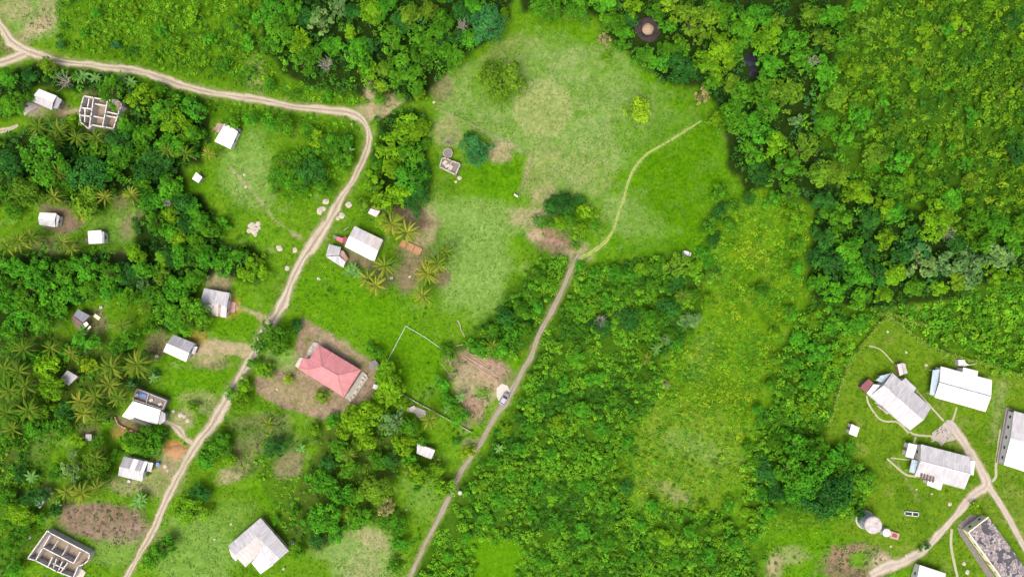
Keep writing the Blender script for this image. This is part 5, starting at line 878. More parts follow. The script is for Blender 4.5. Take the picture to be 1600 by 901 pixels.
HAND = """72 100 15 O;20 158 19 A;12 120 16 G;170 138 22 A;215 150 24 B;250 172 22 A;272 190 25 B;300 168 20 G;110 190 13 B;92 68 9 E;8 165 14 A;45 120 14 C;240 140 14 A;200 200 18 G;225 215 22 A;265 225 22 G;300 205 18 A;245 250 24 C;180 225 24 C;215 240 20 A
440 42 24 A;466 62 20 B;500 30 22 D;530 10 18 D;546 50 13 B;580 18 20 B;640 20 22 O;612 60 22 A;690 38 26 A;762 34 30 E;787 24 11 B;562 88 22 G;635 105 34 A;594 134 11 Y;592 153 11 A;655 147 12 B;705 82 22 A;655 55 20 A;560 70 18 G;520 70 16 G;480 25 20 C;455 10 20 A;420 20 22 G;420 70 20 A;480 90 20 A;600 105 16 O;580 70 14 C;625 35 18 C;720 20 18 C;735 60 16 G;670 15 18 O;670 75 16 A;550 20 16 C;600 10 18 G;690 65 14 C;740 8 20 G;575 110 14 B;715 55 16 C
640 190 17 B;622 213 20 B;655 205 17 B;605 240 20 B;640 240 22 A;580 283 22 B;612 262 18 B;640 275 22 G;602 312 20 B;625 305 20 B;650 310 20 C;655 290 18 C;565 320 14 O;590 255 14 A;665 225 10 A;660 265 16 C;597 347 14 Y
850 5 26 A;898 12 24 A;942 4 20 G;960 30 18 A;990 8 18 B;1045 4 16 Y;1085 28 36 O;1062 72 18 A;1010 88 15 A;1032 98 16 G;1066 105 26 C;1100 95 20 B;1130 70 22 B;1160 40 25 A;1190 20 20 G;1122 112 14 B;1098 150 14 T;1003 170 25 Y round;783 120 33 O;944 60 11 T;1125 185 16 B;1150 182 26 A;1185 200 25 G;1145 130 16 O;1160 150 22 A;950 85 8 B;970 70 12 A;1025 20 16 A;1045 40 14 G;985 30 14 C;1200 60 22 B;1205 100 20 G;1130 20 20 A;1110 10 16 G;1040 75 14 A;975 50 12 G;1140 100 14 B;1195 140 22 A;1110 130 12 A;1150 75 16 A
1230 140 30 O;1215 225 20 B;1245 188 11 D;1215 30 16 O;1240 60 22 G;1270 20 20 O;1260 90 22 A;1290 60 18 O;1200 170 20 A;1175 240 22 A;1190 270 20 C;1230 260 24 A;1260 230 20 O;1280 270 22 O;1240 300 20 A;1310 270 20 O;1340 300 24 B;1250 340 20 B;1290 320 22 G;1310 340 24 A;1360 340 22 G;1400 330 18 G;1395 290 22 A;1420 280 16 B;1385 325 18 B;1465 345 26 B;1480 330 14 O;1440 390 18 E;1425 360 14 C;1290 370 18 C;1330 390 22 G;1360 390 14 C;1300 410 24 A;1385 375 16 B;1340 430 22 G;1375 430 18 G;1400 430 20 B;1445 410 24 D;1480 415 24 D;1520 420 24 D;1570 400 22 D;1540 380 18 A;1560 430 18 B;1500 440 18 O;1470 450 16 B;1430 450 18 A;1380 460 16 B;1350 465 18 A;1310 455 20 G;1280 440 18 A;1275 400 14 C;1500 380 16 C;1590 430 14 B;1410 400 14 C;1590 380 20 A;1355 365 12 C;1600 345 16 A
60 250 36 A;42 300 30 O;135 272 34 C;190 245 26 A;232 258 26 C;130 312 28 O;98 290 16 A;236 312 20 G;262 290 22 G;262 362 18 G;275 370 18 B;212 395 18 B;252 432 18 O;15 250 18 C;18 330 14 A;240 345 18 A;20 275 16 C;150 240 18 A;105 235 16 C;280 315 18 C;225 290 16 A;5 300 14 A;160 265 18 G;95 262 12 C
20 420 20 G;55 430 24 G;95 425 22 A;130 420 22 G;165 430 22 A;200 430 20 C;225 420 18 G;285 400 20 G;305 380 18 A;320 400 20 G;345 410 18 G;370 400 16 A;395 410 16 B;300 435 18 A;275 450 22 G;240 465 20 A;200 465 18 A;170 455 18 G;140 450 18 A;110 455 20 G;75 460 24 G;35 460 24 A;10 470 22 G;30 500 22 G;60 500 22 A;10 520 20 A;90 490 16 A;220 440 14 D;255 480 20 A;290 490 30 A;310 500 18 O;270 500 16 G;385 430 14 B;330 360 14 A;310 345 18 A;290 350 16 C;345 350 12 G;265 400 16 C;0 440 18 A;250 405 14 B;300 325 16 G;225 480 14 O;265 335 14 B;410 425 12 B
455 255 26 A low;487 268 27 C low;468 287 21 A low;445 278 18 G low;480 245 16 G;520 225 22 A;535 250 16 A;505 290 16 A;430 280 16 A;540 220 14 G;495 215 14 B;445 195 16 A;420 190 14 G;390 185 14 G;480 205 14 A;360 190 12 A
745 234 22 E;735 215 12 C;838 344 11 D;860 325 15 C;884 320 17 C;917 330 14 B;875 348 13 B;907 361 14 B;900 384 7 A;892 343 12 A;930 352 10 A;852 348 11 A;865 312 10 C;905 312 10 C
70 578 24 B;76 605 20 B;137 570 12 Y;125 532 15 G;302 635 9 B;60 640 18 B;145 535 13 G;200 530 18 A;180 545 14 A;230 510 16 A;55 560 14 G;100 550 13 G;100 640 16 C;90 665 20 A;50 670 20 G;20 650 20 A;120 690 14 B;200 575 12 O;240 585 8 E;205 600 7 E;35 560 14 C;5 600 16 A;20 690 22 A
425 530 26 A;405 538 18 A;411 580 14 B;450 592 8 Y;600 580 18 B;612 600 24 B;600 622 18 B;570 652 30 B;612 660 22 D;640 668 18 A;502 620 11 O;535 672 16 B;578 545 10 A;590 552 12 A;545 655 16 B;463 508 10 C;455 520 10 A;490 670 12 B;520 655 12 G;625 630 14 B;420 575 9 B
110 733 25 D;146 722 22 O;218 690 24 A;240 692 18 G;332 705 20 A;320 720 16 G;30 805 20 B;85 797 14 C;52 778 18 C;294 797 22 B;310 772 18 C;250 860 18 A;235 875 14 A;265 845 12 G;200 690 14 B;85 740 14 A;120 760 16 A;160 740 14 A;10 780 16 A;30 740 14 C;345 690 14 A;360 720 12 B;35 830 14 A;15 850 18 A;20 890 14 G;60 810 11 G;150 690 12 A;250 680 10 G;180 710 12 A
628 692 22 B;566 690 18 B;500 755 22 G;528 772 20 G;585 765 28 O;655 740 22 B;692 762 18 B;733 705 13 Y;602 795 14 T;505 810 22 G;560 815 18 A;430 700 17 C;530 705 16 A;545 735 16 A;640 722 14 G;680 735 16 B;525 835 14 G;480 820 16 A;460 800 9 A;430 812 8 A;610 720 14 C;590 720 14 A;620 820 16 G;600 815 10 A;625 850 14 G;615 885 12 A;465 860 12 A;440 865 7 G;555 775 14 A;495 845 14 C;510 725 14 C;650 765 8 G;540 800 12 O;715 660 11 G;700 625 12 G;690 600 13 G;710 640 12 A;725 650 10 G;700 550 12 A;715 690 7 G;660 690 9 A
1298 778 38 C;1275 735 30 G;1315 735 22 A;1352 750 18 A;1240 740 26 A;1310 715 18 G;1330 700 13 G;1280 700 20 A;1250 700 22 G;1525 790 7 Y;1530 800 5 Y;1482 770 4 Y;1250 770 22 G;1345 805 12 C;1220 770 18 C;1200 740 18 C;1320 790 14 C;1450 853 6 C;1440 858 5 A
948 470 13 A;1005 420 16 B;1030 415 14 C;1060 415 18 O;1085 420 16 B;1100 395 14 A;1060 440 18 C;1045 480 18 C;1080 500 16 D;1050 520 14 C;1005 550 14 B;1040 530 12 D;990 430 16 A;960 425 16 A;930 425 14 G;920 450 16 G;970 455 16 C;1020 450 16 C;1085 460 14 C;1020 495 18 A;940 510 18 C;985 500 18 C;900 480 14 G;870 540 10 Y;905 415 12 G;860 445 14 A;830 460 14 A;815 485 16 A;790 495 16 C;770 520 14 A;800 520 16 G;780 545 14 G;745 545 14 G;840 480 13 G;825 515 14 A;840 430 13 A;1110 350 14 A;1125 330 14 C;1140 350 12 A;1115 375 13 C;1095 440 13 O;1190 455 14 A;1040 600 8 T;1110 410 12 A;1170 310 12 C;1150 320 12 A
900 560 14 A;930 590 16 A;960 620 16 C;1000 600 12 C;880 600 14 G;850 620 14 G;870 660 16 B;910 640 16 A;940 670 16 G;830 670 14 G;810 700 14 A;860 710 14 A;900 700 16 C;950 720 14 C;800 740 14 G;840 760 14 A;880 770 16 C;920 760 16 G;960 790 14 A;1000 820 16 G;1040 840 16 B;1080 830 16 A;1120 820 14 B;1150 850 14 A;1110 870 16 G;1060 880 16 A;1000 870 16 G;950 850 16 A;910 830 16 G;870 820 14 A;830 800 14 G;780 780 14 A;760 810 12 G;730 840 12 A;700 870 11 G;850 880 14 A;900 890 14 C;720 890 10 G;750 760 12 B;770 720 12 G;790 670 12 B;830 590 10 B;980 760 12 C;980 690 12 A
1240 490 14 G;1270 500 16 B;1300 510 16 A;1330 510 16 G;1250 530 16 A;1280 550 18 G;1310 560 14 B;1240 570 16 A;1270 590 18 G;1300 600 12 G;1230 610 16 C;1260 640 16 B;1290 650 10 G;1220 650 16 C;1210 690 16 C;1190 660 12 C;1230 680 16 G;1180 720 14 C;1190 770 14 A;1170 800 12 B;1205 800 12 G;1350 500 14 A;1320 530 12 B;1180 840 12 A;1215 560 10 A
1300 20 22 G;1320 60 20 A;1295 110 22 G;1310 150 20 O;1290 190 18 A;1335 110 16 B;1345 180 18 G;1320 215 22 A;1370 240 20 O;1410 250 18 G;1450 290 20 A;1490 310 18 G;1530 340 20 A;1560 350 16 G;1360 40 18 O;1345 5 16 G;1400 200 14 O;1585 30 14 C;1590 80 12 A;1590 240 16 C;1380 140 14 A;1460 230 14 G;1520 280 14 O
150 20 9 G;205 15 11 B;180 70 8 E;250 45 12 G;300 20 13 B;330 60 12 G;280 75 9 B;365 35 14 A;385 65 13 G;350 100 10 G;240 90 8 A;130 50 8 G;380 15 15 A;320 95 8 B;420 130 10 G;460 145 9 A;390 110 9 A;510 150 9 G;1245 420 14 G;378 602 15 B;372 625 17 B;395 566 11 A;358 615 10 G;1250 380 12 A;1235 330 13 B;1210 310 12 G;1205 600 12 A;1185 640 11 G;1060 540 11 G;1105 470 12 B;1125 300 14 A;1140 790 12 G;1100 795 12 B;1020 790 12 G;1210 520 10 B;1170 700 11 A"""
for ln in HAND.replace('\n', ';').split(';'):
    f = ln.split(); tree(float(f[0]), float(f[1]), float(f[2]), f[3], f[4] if len(f) > 4 else None)
rz = random.Random(5)
for k in range(46):
    x, y = rz.uniform(1330, 1620), rz.uniform(-20, 350)
    if sd_poly(np.array([x]), np.array([y]), Z['cane_right'])[0] > 6: tree(x, y, rz.uniform(8, 14.5), rz.choice('OOBBGAG'), rz.choice(['clumpy', 'low', 'open']))
# --- bare trees
def bare(px, py, r, label):
    h = 7.0; g = P(px, py, h * .8); t = thing('dead_tree', label, 'tree', loc=Vector((g.x, g.y, 0))); m = MB(); rg = random.Random(int(px)); R = r * PXM
    m.tube([(g.x, g.y, -.1), (g.x + .1, g.y, h * .45)], [.28, .2], 6); m.build('trunk', M['deadwood'], t); m = MB()
    for i in range(13):
        a = i * 2.4; e = Vector((g.x + math.cos(a) * R * rg.uniform(.5, 1), g.y + math.sin(a) * R * rg.uniform(.5, 1), h * rg.uniform(.75, 1.1))); s0 = Vector((g.x + .1, g.y, h * rg.uniform(.3, .45))); md = (s0 + e) / 2 + Vector((0, 0, .5))
        m.tube([s0, md, e], [.12, .08, .03], 4, False)
        for j in range(4):
            f = rg.uniform(.4, .95); q = s0 + (e - s0) * f; m.tube([q, q + Vector((rg.uniform(-1, 1), rg.uniform(-1, 1), rg.uniform(0, .8))) * R * .35], [.05, .02], 3, False)
    m.build('branches', M['deadwood'], t)
bare(98, 126, 17, 'leafless silver-grey tree above the small white house'); bare(508, 100, 16, 'leafless grey tree in the wood above the road bend'); bare(262, 318, 8, 'small leafless grey shrub in the wood near tiny white hut'); bare(722, 40, 12, 'leafless thin tree in the wood beside the mown field'); bare(1270, 95, 12, 'bare grey tree in the wood along cane thicket'); bare(938, 500, 12, 'bare pale branches in the thicket right of gravel lane'); bare(1478, 365, 14, 'bare slanting tree in the dark gap of wide wood'); bare(700, 220, 8, 'pale bare shrub beside the ruin cistern')
# --- palms: every frond is its own part
def frond_mesh(seed, L=4.0, pairs=20, wid=.46, name='frond'):
    rg = np.random.default_rng(seed); V = []; F = []
    def pt(t): return np.array([L * (t - .12 * t * t), 0, .95 * L * .42 * t - 1.05 * L * .55 * t * t])
    for i in range(9):
        p = pt(i / 8); w = .07 * (1 - i / 9); V += [p + [0, w, 0], p - [0, w, 0]]
        if i: b = len(V) - 4; F.append((b, b + 1, b + 3, b + 2))
    for i in range(pairs):
        t = .16 + .84 * i / (pairs - 1); p = pt(t); ln = wid * math.sin(math.pi * min(1, .18 + .75 * t)) * rg.uniform(.8, 1.1)
        for s in (-1, 1):
            d = np.array([.75, s * 1.0, -.45]); d = d / np.linalg.norm(d) * ln; b = len(V); V += [p - [.07, 0, 0], p + [.09, 0, 0], p + d + [.08, 0, -.05], p + d * .55 - [.12, 0, 0]]; F.append((b, b + 1, b + 2, b + 3))
    V = np.array(V); col = np.repeat(rg.uniform(.8, 1.2, (len(V) // 2 + 1, 1)), 2, 0)[:len(V)] * np.ones((1, 3)); return fast_mesh(name, V, np.array(F), mat=M['leaf'], col=col)
FR = [frond_mesh(s) for s in range(4)]
def palm(px, py, r, yel=.5, n=None, label=None):
    n = n or random.randint(21, 26); s = r * PXM / 3.6; h = random.uniform(5.5, 8.0) * min(1.1, s + .15); g = P(px, py, h)
    t = link('palm_tree', None, None, (g.x, g.y, 0)); t.empty_display_size = .5; t['category'] = 'palm'
    lx, ly = random.uniform(-.5, .5), random.uniform(-.5, .5); m = MB(); m.tube([(g.x - lx, g.y - ly, -.1), (g.x - lx * .4, g.y - ly * .4, h * .5), (g.x, g.y, h)], [.24, .17, .14], 7); m.build('trunk', M['palm_bark'], t)
    cg = np.array([.085, .17, .012]); cy = np.array([.34, .33, .045]); a0 = random.random() * 6
    for i in range(n):
        f = link('frond', random.choice(FR), t, (0, 0, h - .05)); lay = i % 3; f.rotation_euler = (random.uniform(-.25, .25), (-.55, -.1, .35)[lay] + random.uniform(-.15, .15), a0 + i * 2.39996 + random.uniform(-.2, .2)); f.scale = (s * random.uniform(.85, 1.12),) * 3
        k = np.clip(yel - .28 + random.uniform(-.4, .35), 0, 1); c = cg * (1 - k) + cy * k; f.color = (*c, 1)
    for i in range(random.randint(1, 3)):
        f = link('frond', random.choice(FR), t, (0, 0, h - .2)); f.rotation_euler = (random.uniform(-.2, .2), random.uniform(.7, 1.0), random.random() * 6.28); f.scale = (s * random.uniform(.7, .95),) * 3; f.color = (.22, .15, .07, 1)
    m = MB()
    for a in range(4): m.disc((g.x + .22 * math.cos(a * 1.6), g.y + .22 * math.sin(a * 1.6)), .13, h - .35, h - .1, 6, .08)
    m.build('coconut_cluster', M['orange'] if yel > .6 else M['bark'], t)
    shade = 'yellow-fronded' if yel > .6 else ('green' if yel < .3 else 'light green')
    ITEMS.append((t, label or f'{shade} coconut palm {lm(px, py)}', f'{shade} coconut palms {lm(px, py)}')); TREES.append((px, py, r * .6)); return t
PALMS = """612 350 21 .75;636 363 22 .7;602 415 20 .5;575 435 19 .55;588 446 19 .65;668 427 23 .85;684 411 19 .55;696 394 15 .35;660 462 17 .6;175 574 22 .4;215 568 24 .4;172 601 20 .45;186 622 18 .3;125 626 17 .65;131 645 18 .8;150 618 17 .4;30 580 20 .2;8 577 18 .15;40 602 18 .2;80 545 15 .3;190 508 15 .3;152 656 15 .3;112 552 14 .35;15 610 20 .2;45 640 20 .2;10 645 18 .2;20 670 16 .25;38 545 18 .15;85 308 19 .55;125 335 15 .65;165 308 14 .6;205 305 15 .6;30 376 18 .55;48 370 16 .4;98 378 14 .5;112 388 12 .5;12 385 16 .4;672 655 16 .6;420 662 15 .35;60 198 17 .2;92 205 18 .25;120 215 15 .25;128 770 20 .65;152 762 16 .5;105 768 17 .55;150 715 15 .35;325 240 11 .7;90 270 16 .3;85 220 16 .15;150 215 15 .2;195 620 14 .35;1068 462 13 .2;1010 560 11 .3;240 245 16 .1;262 235 15 .1;290 240 14 .15;770 540 12 .3;545 710 14 .3;640 735 12 .35"""
for ln in PALMS.replace('\n', ';').split(';'):
    f = [float(x) for x in ln.split()]; palm(*f)
# --- banana plants: broad leaves, each a part
def ban_mesh(seed):
    V = []; F = []; L = 2.4
    for i in range(7):
        t = i / 6; w = .36 * math.sin(math.pi * min(1, .1 + .86 * t)) ** .7; z = .9 * t - 1.25 * t * t; V += [(L * t, w, z + .08), (L * t, 0, z), (L * t, -w, z + .08)]
        if i: b = len(V) - 6; F += [(b, b + 1, b + 4, b + 3), (b + 1, b + 2, b + 5, b + 4)]
    return fast_mesh('leaf', np.array(V), np.array(F), mat=M['leaf'], col=np.full((len(V), 3), 1.0))
BM = ban_mesh(0)
def banana(px, py, r):
    h = 2.6; g = P(px, py, h); t = link('banana_plant', None, None, (g.x, g.y, 0)); t['category'] = 'banana plant'; s = r * PXM / 2.3
    MB().tube([(g.x, g.y, -.05), (g.x, g.y, h)], [.16, .1], 6).build('stem', M['palm_bark'], t); a0 = random.random() * 6
    for i in range(8):
        f = link('leaf', BM, t, (0, 0, h - .1)); f.rotation_euler = (0, random.uniform(-.5, .2), a0 + i * 2.4); f.scale = (s * random.uniform(.8, 1.15),) * 3; v = random.uniform(.8, 1.3); f.color = (.10 * v, .23 * v, .05 * v, 1)
    ITEMS.append((t, f'banana plant with broad leaves {lm(px, py)}', f'banana plants {lm(px, py)}')); TREES.append((px, py, r * .6))
for x, y, r in [(215, 785, 12), (222, 778, 10), (80, 195, 11), (125, 122, 11), (132, 118, 10), (150, 122, 10), (190, 122, 11), (205, 128, 10), (545, 235, 10), (530, 245, 10), (540, 255, 9), (120, 535, 10), (133, 540, 10), (240, 590, 9), (205, 603, 8), (75, 770, 11), (90, 790, 10), (50, 745, 11), (720, 620, 9), (700, 640, 9), (55, 215, 10), (100, 195, 10), (170, 215, 10), (545, 425, 10), (552, 418, 9), (560, 428, 9), (1350, 745, 9), (780, 700, 8), (470, 700, 9), (285, 445, 9), (1025, 545, 9)]: banana(x, y, r)

# ------------------------------------------------------------------ scrub and vines (nobody could count them): leaf clumps over mounds
def keepmask(px, py, pad=3.0, trees=False):
    ok = np.ones(len(px), bool)
    for rd in ALLROADS: ok &= sd_line(px, py, rd, 4) < -pad
    for kp in KEEP: ok &= sd_poly(px, py, kp) < -pad * .7
    return ok
def scrub(name, label, cat, polys, sp, hr, lr, nleaf, leaf, cols, seed, drop=.1, patch=60, flat=.68, noroad=True, thr=0.0, gap=0.0, rows=None, pad=3.0):
    rg = np.random.default_rng(seed); PX = []; PY = []
    for pl in polys:
        a = np.array(pl); x0, y0 = a.min(0); x1, y1 = a.max(0); xs, ys = np.meshgrid(np.arange(x0, x1, sp), np.arange(y0, y1, sp * .87)); xs = xs + (np.arange(xs.shape[0]) % 2)[:, None] * sp / 2
        xs = (xs + rg.uniform(-.45, .45, xs.shape) * sp).ravel(); ys = (ys + rg.uniform(-.45, .45, ys.shape) * sp).ravel()
        k = sd_poly(xs, ys, pl) + (fbm(xs, ys, 32, seed + 3) - .5) * 44 > 0; PX.append(xs[k]); PY.append(ys[k])
    px = np.concatenate(PX); py = np.concatenate(PY); k = (rg.random(len(px)) > drop) & keepmask(px, py, pad)
    if thr: k &= fbm(px, py, 45, seed + 19) > thr
    if gap: k &= fbm(px, py, 17, seed + 29, 3) > gap
    if rows is not None:
        th = math.radians(rows[0]); ph = (-px * math.sin(th) + py * math.cos(th)) / rows[1]; k &= (ph - np.floor(ph) < .56) | (sd_poly(px, py, rows[2]) < 0)
    px, py = px[k], py[k]; n = len(px)
    hn = np.clip((fbm(px, py, patch, seed + 7) - .3) / .4, 0, 1); cn = fbm(px, py, patch * 1.4, seed + 9); cn = np.clip((cn - .32) / .36 + rg.normal(size=n) * .22, 0, .999)
    H = (hr[0] + (hr[1] - hr[0]) * hn) * rg.uniform(.6, 1.3, n); Rr = lr[0] + (lr[1] - lr[0]) * rg.random(n) ** 1.6 * rg.choice([.6, 1, 1.35], n); H = H * (.6 + .5 * Rr / lr[1]); lsz = rg.uniform(.6, 1.45, n); ci = cn * (len(cols) - 1); i0 = ci.astype(int); fr = (ci - i0)[:, None]; ca = np.array(cols); base = ca[i0] * (1 - fr) + ca[np.minimum(i0 + 1, len(cols) - 1)] * fr
    base = base * rg.uniform(.72, 1.3, (n, 1))
    kk = np.repeat(np.arange(n), nleaf); m = len(kk); d = rg.normal(size=(m, 3)); d[:, 2] = np.abs(d[:, 2]); d /= np.linalg.norm(d, axis=1)[:, None]
    cx = (px - 800) * PXM; cy = (450.5 - py) * PXM; rad = Rr[kk] * rg.uniform(.55, 1.05, m)
    C = np.stack([cx[kk] + d[:, 0] * rad, cy[kk] + d[:, 1] * rad, np.maximum(.05, H[kk] * (flat + (1 - flat) * d[:, 2]) * rg.uniform(.75, 1.1, m))], -1)
    k = keepmask(800 + C[:, 0] / PXM, 450.5 - C[:, 1] / PXM, .8) if n < 4000 else np.ones(m, bool)
    Nn = d * .55 + rg.normal(size=(m, 3)) * .32 + np.array([0, 0, .95]); V, Q = leaves(C[k], Nn[k], (leaf * lsz[kk] * rg.uniform(.65, 1.3, m))[k], rg)
    hue = rg.normal(size=(m, 1)) * .08; col = base[kk] * rg.uniform(.75, 1.25, (m, 1)) * np.concatenate([1 + hue, np.ones((m, 1)), 1 - hue], 1)
    o = link(name, fast_mesh(name, V, Q, mat=M['scrub'], col=np.repeat(col[k], 4, axis=0))); return props(o, label, cat, kind='stuff')
g1, g2, g3_, g4, g5 = (.035, .132, .010), (.064, .222, .011), (.102, .288, .012), (.148, .325, .014), (.18, .31, .085)
yg = [(.061, .172, .008), (.102, .245, .009), (.148, .295, .010), (.19, .325, .012)]
EDGE0 = [(735, 850), (765, 832), (810, 835), (830, 870), (815, 910), (720, 915)]; KEEP.append([(742, 862), (760, 846), (775, 852), (790, 843), (806, 850), (812, 872), (800, 880), (806, 905), (770, 915), (738, 905), (748, 885)])
scrub('thicket', 'dense fresh green shrubby thicket on both sides of the gravel lane', 'thicket', [Z['thicket_lane'], Z['thicket_lane_w']], 7.2, (.3, 3.0), (.6, 1.55), 32, .56, [g1, g2, g3_, g4, g2, g3_, g1, g4, g3_], 1, .04, 34, gap=.34)
scrub('thicket', 'tall yellowish cane-like thicket filling the slope beyond the wood', 'thicket', [Z['cane_right']], 9.5, (.8, 4.2), (.85, 1.5), 30, .66, [g1, (.045, .135, .008), yg[1], yg[0], yg[2], g1, yg[1], yg[3], yg[0]], 2, .06, 22, .55, gap=.33)
scrub('vines', 'low yellow-green vines covering the sloping cleared field', 'vines', [Z['vine_field']], 5.6, (.12, 1.1), (.45, 1.2), 17, .46, [g2, yg[1], yg[2], yg[0], g3_, yg[2], yg[1], g2, yg[3]], 3, .06, 22, .5, thr=.27, gap=.30, rows=(24, 9.0, ROWS))
scrub('bushes', 'leafy green bushes between vine field and compound fence', 'bushes', [Z['bush_right']], 9.5, (.8, 3.0), (.9, 1.6), 28, .72, [g1, g2, g3_, g4, g2], 4, .12, 45)
scrub('vines', 'bright green vine tangle above the compound fence', 'vines', [Z['bush_school']], 9, (.6, 2.4), (.9, 1.5), 26, .68, [g2, g3_, g4, g3_, g2], 5, .1, 45)
scrub('undergrowth', 'yellow-green weedy scrub above the dirt road', 'undergrowth', [Z['scrub_topleft']], 6.6, (.15, 2.0), (.5, 1.3), 20, .5, [g1, yg[0], g3_, yg[1], g2, g4, yg[0], yg[2], g3_], 6, .10, 30, gap=.33)
scrub('undergrowth', 'green undergrowth along the inside of the road bend', 'undergrowth', [Z['scrub_roadside']], 7.5, (.2, 1.8), (.5, 1.2), 18, .52, [g1, g2, g3_, g3_], 7, .3, 40)
scrub('undergrowth', 'dark undergrowth beneath the trees of the woods', 'undergrowth', [Z['wood_top'], Z['wood_field'], Z['wood_left'], Z['wood_farleft'], Z['wood_mid'], Z['wood_road']], 9.5, (.8, 4.2), (.8, 1.6), 20, .62, [(.018, .08, .012), g1, g2, g1, (.03, .11, .015), g3_, g2, (.04, .14, .03)], 8, .15, 30, gap=.36, pad=8)
scrub('undergrowth', 'mixed green undergrowth in the palm grove and lower woods', 'undergrowth', [Z['palm_grove'], Z['wood_low'], Z['scrub_left_low']], 8, (.2, 2.0), (.5, 1.3), 17, .52, [g1, g2, g3_, g1, g4, g2], 9, .15, 30, gap=.36)
EDGE = [[(600, 330), (660, 330), (660, 350), (610, 345)], [(455, 380), (500, 420), (560, 430), (600, 460), (560, 480), (470, 470), (450, 450)], [(590, 460), (660, 470), (700, 480), (640, 500)], [(640, 570), (720, 560), (700, 680), (640, 640)], [(700, 640), (760, 650), (740, 700), (700, 690)], [(400, 640), (500, 660), (480, 700), (400, 690)], [(290, 690), (350, 640), (370, 680), (320, 730)], [(1180, 800), (1300, 810), (1330, 860), (1210, 901), (1180, 880)], [(560, 520), (600, 545), (600, 580), (575, 560)], [(830, 310), (940, 320), (930, 380), (880, 385), (835, 350)], [(1090, 300), (1150, 300), (1120, 400), (1080, 400)], [(230, 830), (290, 830), (240, 901), (215, 901)], [(420, 760), (470, 760), (460, 900), (430, 880)], [(600, 800), (680, 720), (640, 901), (600, 901)], [(380, 340), (420, 390), (440, 440), (400, 470), (370, 420)], [(160, 760), (240, 740), (240, 790), (170, 790)], [(0, 380), (130, 380), (130, 400), (0, 400)], [(50, 300), (140, 310), (130, 330), (60, 320)]]
EDGE.append(EDGE0); EDGE.append(Z['scrub_mid_low'])
scrub('weeds', 'patchy green weeds along verges, yards and wood edges', 'weeds', EDGE, 10, (.15, 1.0), (.4, .9), 12, .42, [g1, g2, g3_, g4], 10, .35, 40, thr=.44)
DRY = [[(105, 785), (160, 780), (225, 800), (235, 830), (190, 850), (140, 835), (105, 815)], [(440, 710), (475, 705), (480, 735), (445, 745)], [(345, 730), (395, 720), (400, 742), (350, 750)], [(400, 680), (430, 660), (450, 690), (420, 710)], [(710, 560), (770, 560), (790, 590), (770, 610), (730, 600)], [(715, 600), (760, 610), (750, 660), (720, 660)], [(1300, 855), (1350, 850), (1390, 880), (1340, 901), (1295, 890)], [(40, 20), (90, 10), (80, 60), (45, 60)], [(560, 140), (610, 150), (600, 175), (575, 170)], [(850, 365), (890, 370), (895, 395), (855, 385)], [(130, 480), (170, 490), (165, 520), (145, 520)], [(225, 520), (250, 525), (250, 560), (235, 560)]]
scrub('dry_brush', 'dry brown brush and cut stems on bare plots', 'brush', DRY, 8, (.05, .35), (.5, 1.0), 13, .42, [(.14, .115, .075), (.19, .155, .105), (.24, .205, .145), (.11, .15, .035), (.21, .175, .12), (.12, .10, .065)], 12, .2, 26, thr=.36)
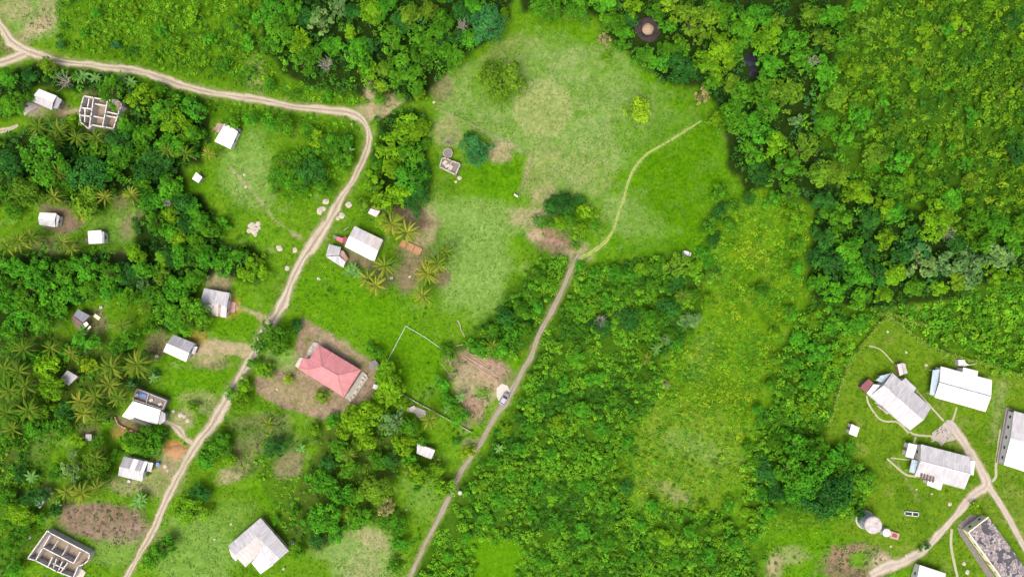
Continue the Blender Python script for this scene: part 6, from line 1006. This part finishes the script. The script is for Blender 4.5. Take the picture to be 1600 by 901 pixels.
# overgrown compound fence
HEDGE = [[(1387, 494), (1372, 505), (1358, 522), (1340, 545), (1325, 565), (1318, 585), (1309, 608), (1300, 640), (1292, 662)], [(1387, 494), (1405, 508), (1425, 524), (1445, 537), (1470, 549), (1500, 558), (1530, 566), (1570, 579), (1610, 592)], [(1372, 489), (1395, 491), (1420, 502), (1446, 508)]]
for i, (h, lab) in enumerate(zip(HEDGE, ('vine-covered wire fence down the bushy side of the compound', 'vine-covered wire fence along the top of the compound', 'short vine-covered fence spur beyond the compound corner'))):
    t = fence(lab, h, 1.5, 13); rg = np.random.default_rng(60 + i); S = smooth([(p[0], p[1], 1) for p in h], 12)[:, :2]; k = rg.integers(0, len(S), len(S) * 26); q = S[k] + rg.normal(size=(len(k), 2)) * 1.6
    C = np.stack([(q[:, 0] - 800) * PXM, (450.5 - q[:, 1]) * PXM, rg.uniform(.2, 1.75, len(k))], -1); V, Q = leaves(C, rg.normal(size=(len(k), 3)) * .6 + [0, 0, .8], rg.uniform(.25, .6, len(k)), rg)
    o = worigin(t); V = V - np.array([o.x, o.y, 0]); c = np.array([(.20, .34, .035)]) * rg.uniform(.6, 1.3, (len(k), 1)); v = link('vine', fast_mesh('vine', V, Q, mat=M['scrub'], col=np.repeat(c, 4, 0)), t); v['kind'] = 'stuff'
# ------------------------------------------------------------------ grass tufts on the open ground, coloured like the turf they grow from
def tufts(n, seed):
    rg = np.random.default_rng(seed); px = rg.uniform(-30, 1630, n * 4); py = rg.uniform(-30, 931, n * 4); c = ground_col(px, py); gness = c[:, 1] / (c[:, 0] + .02)
    k = (c[:, 1] > .09) & (rg.random(len(px)) < np.clip((gness - .55) * 1.4, .05, 1)) & (fbm(px, py, 14, seed) > .40); px, py, c = px[k][:n], py[k][:n], c[k][:n]; k = keepmask(px, py, .5); px, py, c = px[k], py[k], c[k]; m = len(px)
    C = np.stack([(px - 800) * PXM, (450.5 - py) * PXM, rg.uniform(.06, .2, m)], -1); V, Q = leaves(C, rg.normal(size=(m, 3)) * .38 + [0, 0, 1], rg.uniform(.25, .62, m), rg, .5, .15)
    V[:, 2] = np.maximum(V[:, 2], .015); col = c * rg.uniform(.78, 1.26, (m, 1)) * (1 + rg.normal(size=(m, 3)) * .06)
    props(link('grass', fast_mesh('grass', V, Q, mat=M['scrub'], col=np.repeat(col, 4, 0))), 'short tufted grass over the field, lawns and verges', 'grass', kind='stuff')
tufts(60000, 5)
# ------------------------------------------------------------------ labels: look-alikes by one landmark share label and group
cnt = {}
for o, l, gr in ITEMS: cnt[l] = cnt.get(l, 0) + 1
for o, l, gr in ITEMS: o['label'] = l; o['group'] = gr
rk = {}
for o in LMK:
    x, y = o['_px']; lab = o['_lab'] or f'pale limestone rock {lm(x, y)}'; del o['_px']; del o['_lab']; o['label'] = lab; o['category'] = 'rock'; o['group'] = 'pale limestone rocks' if True else ''
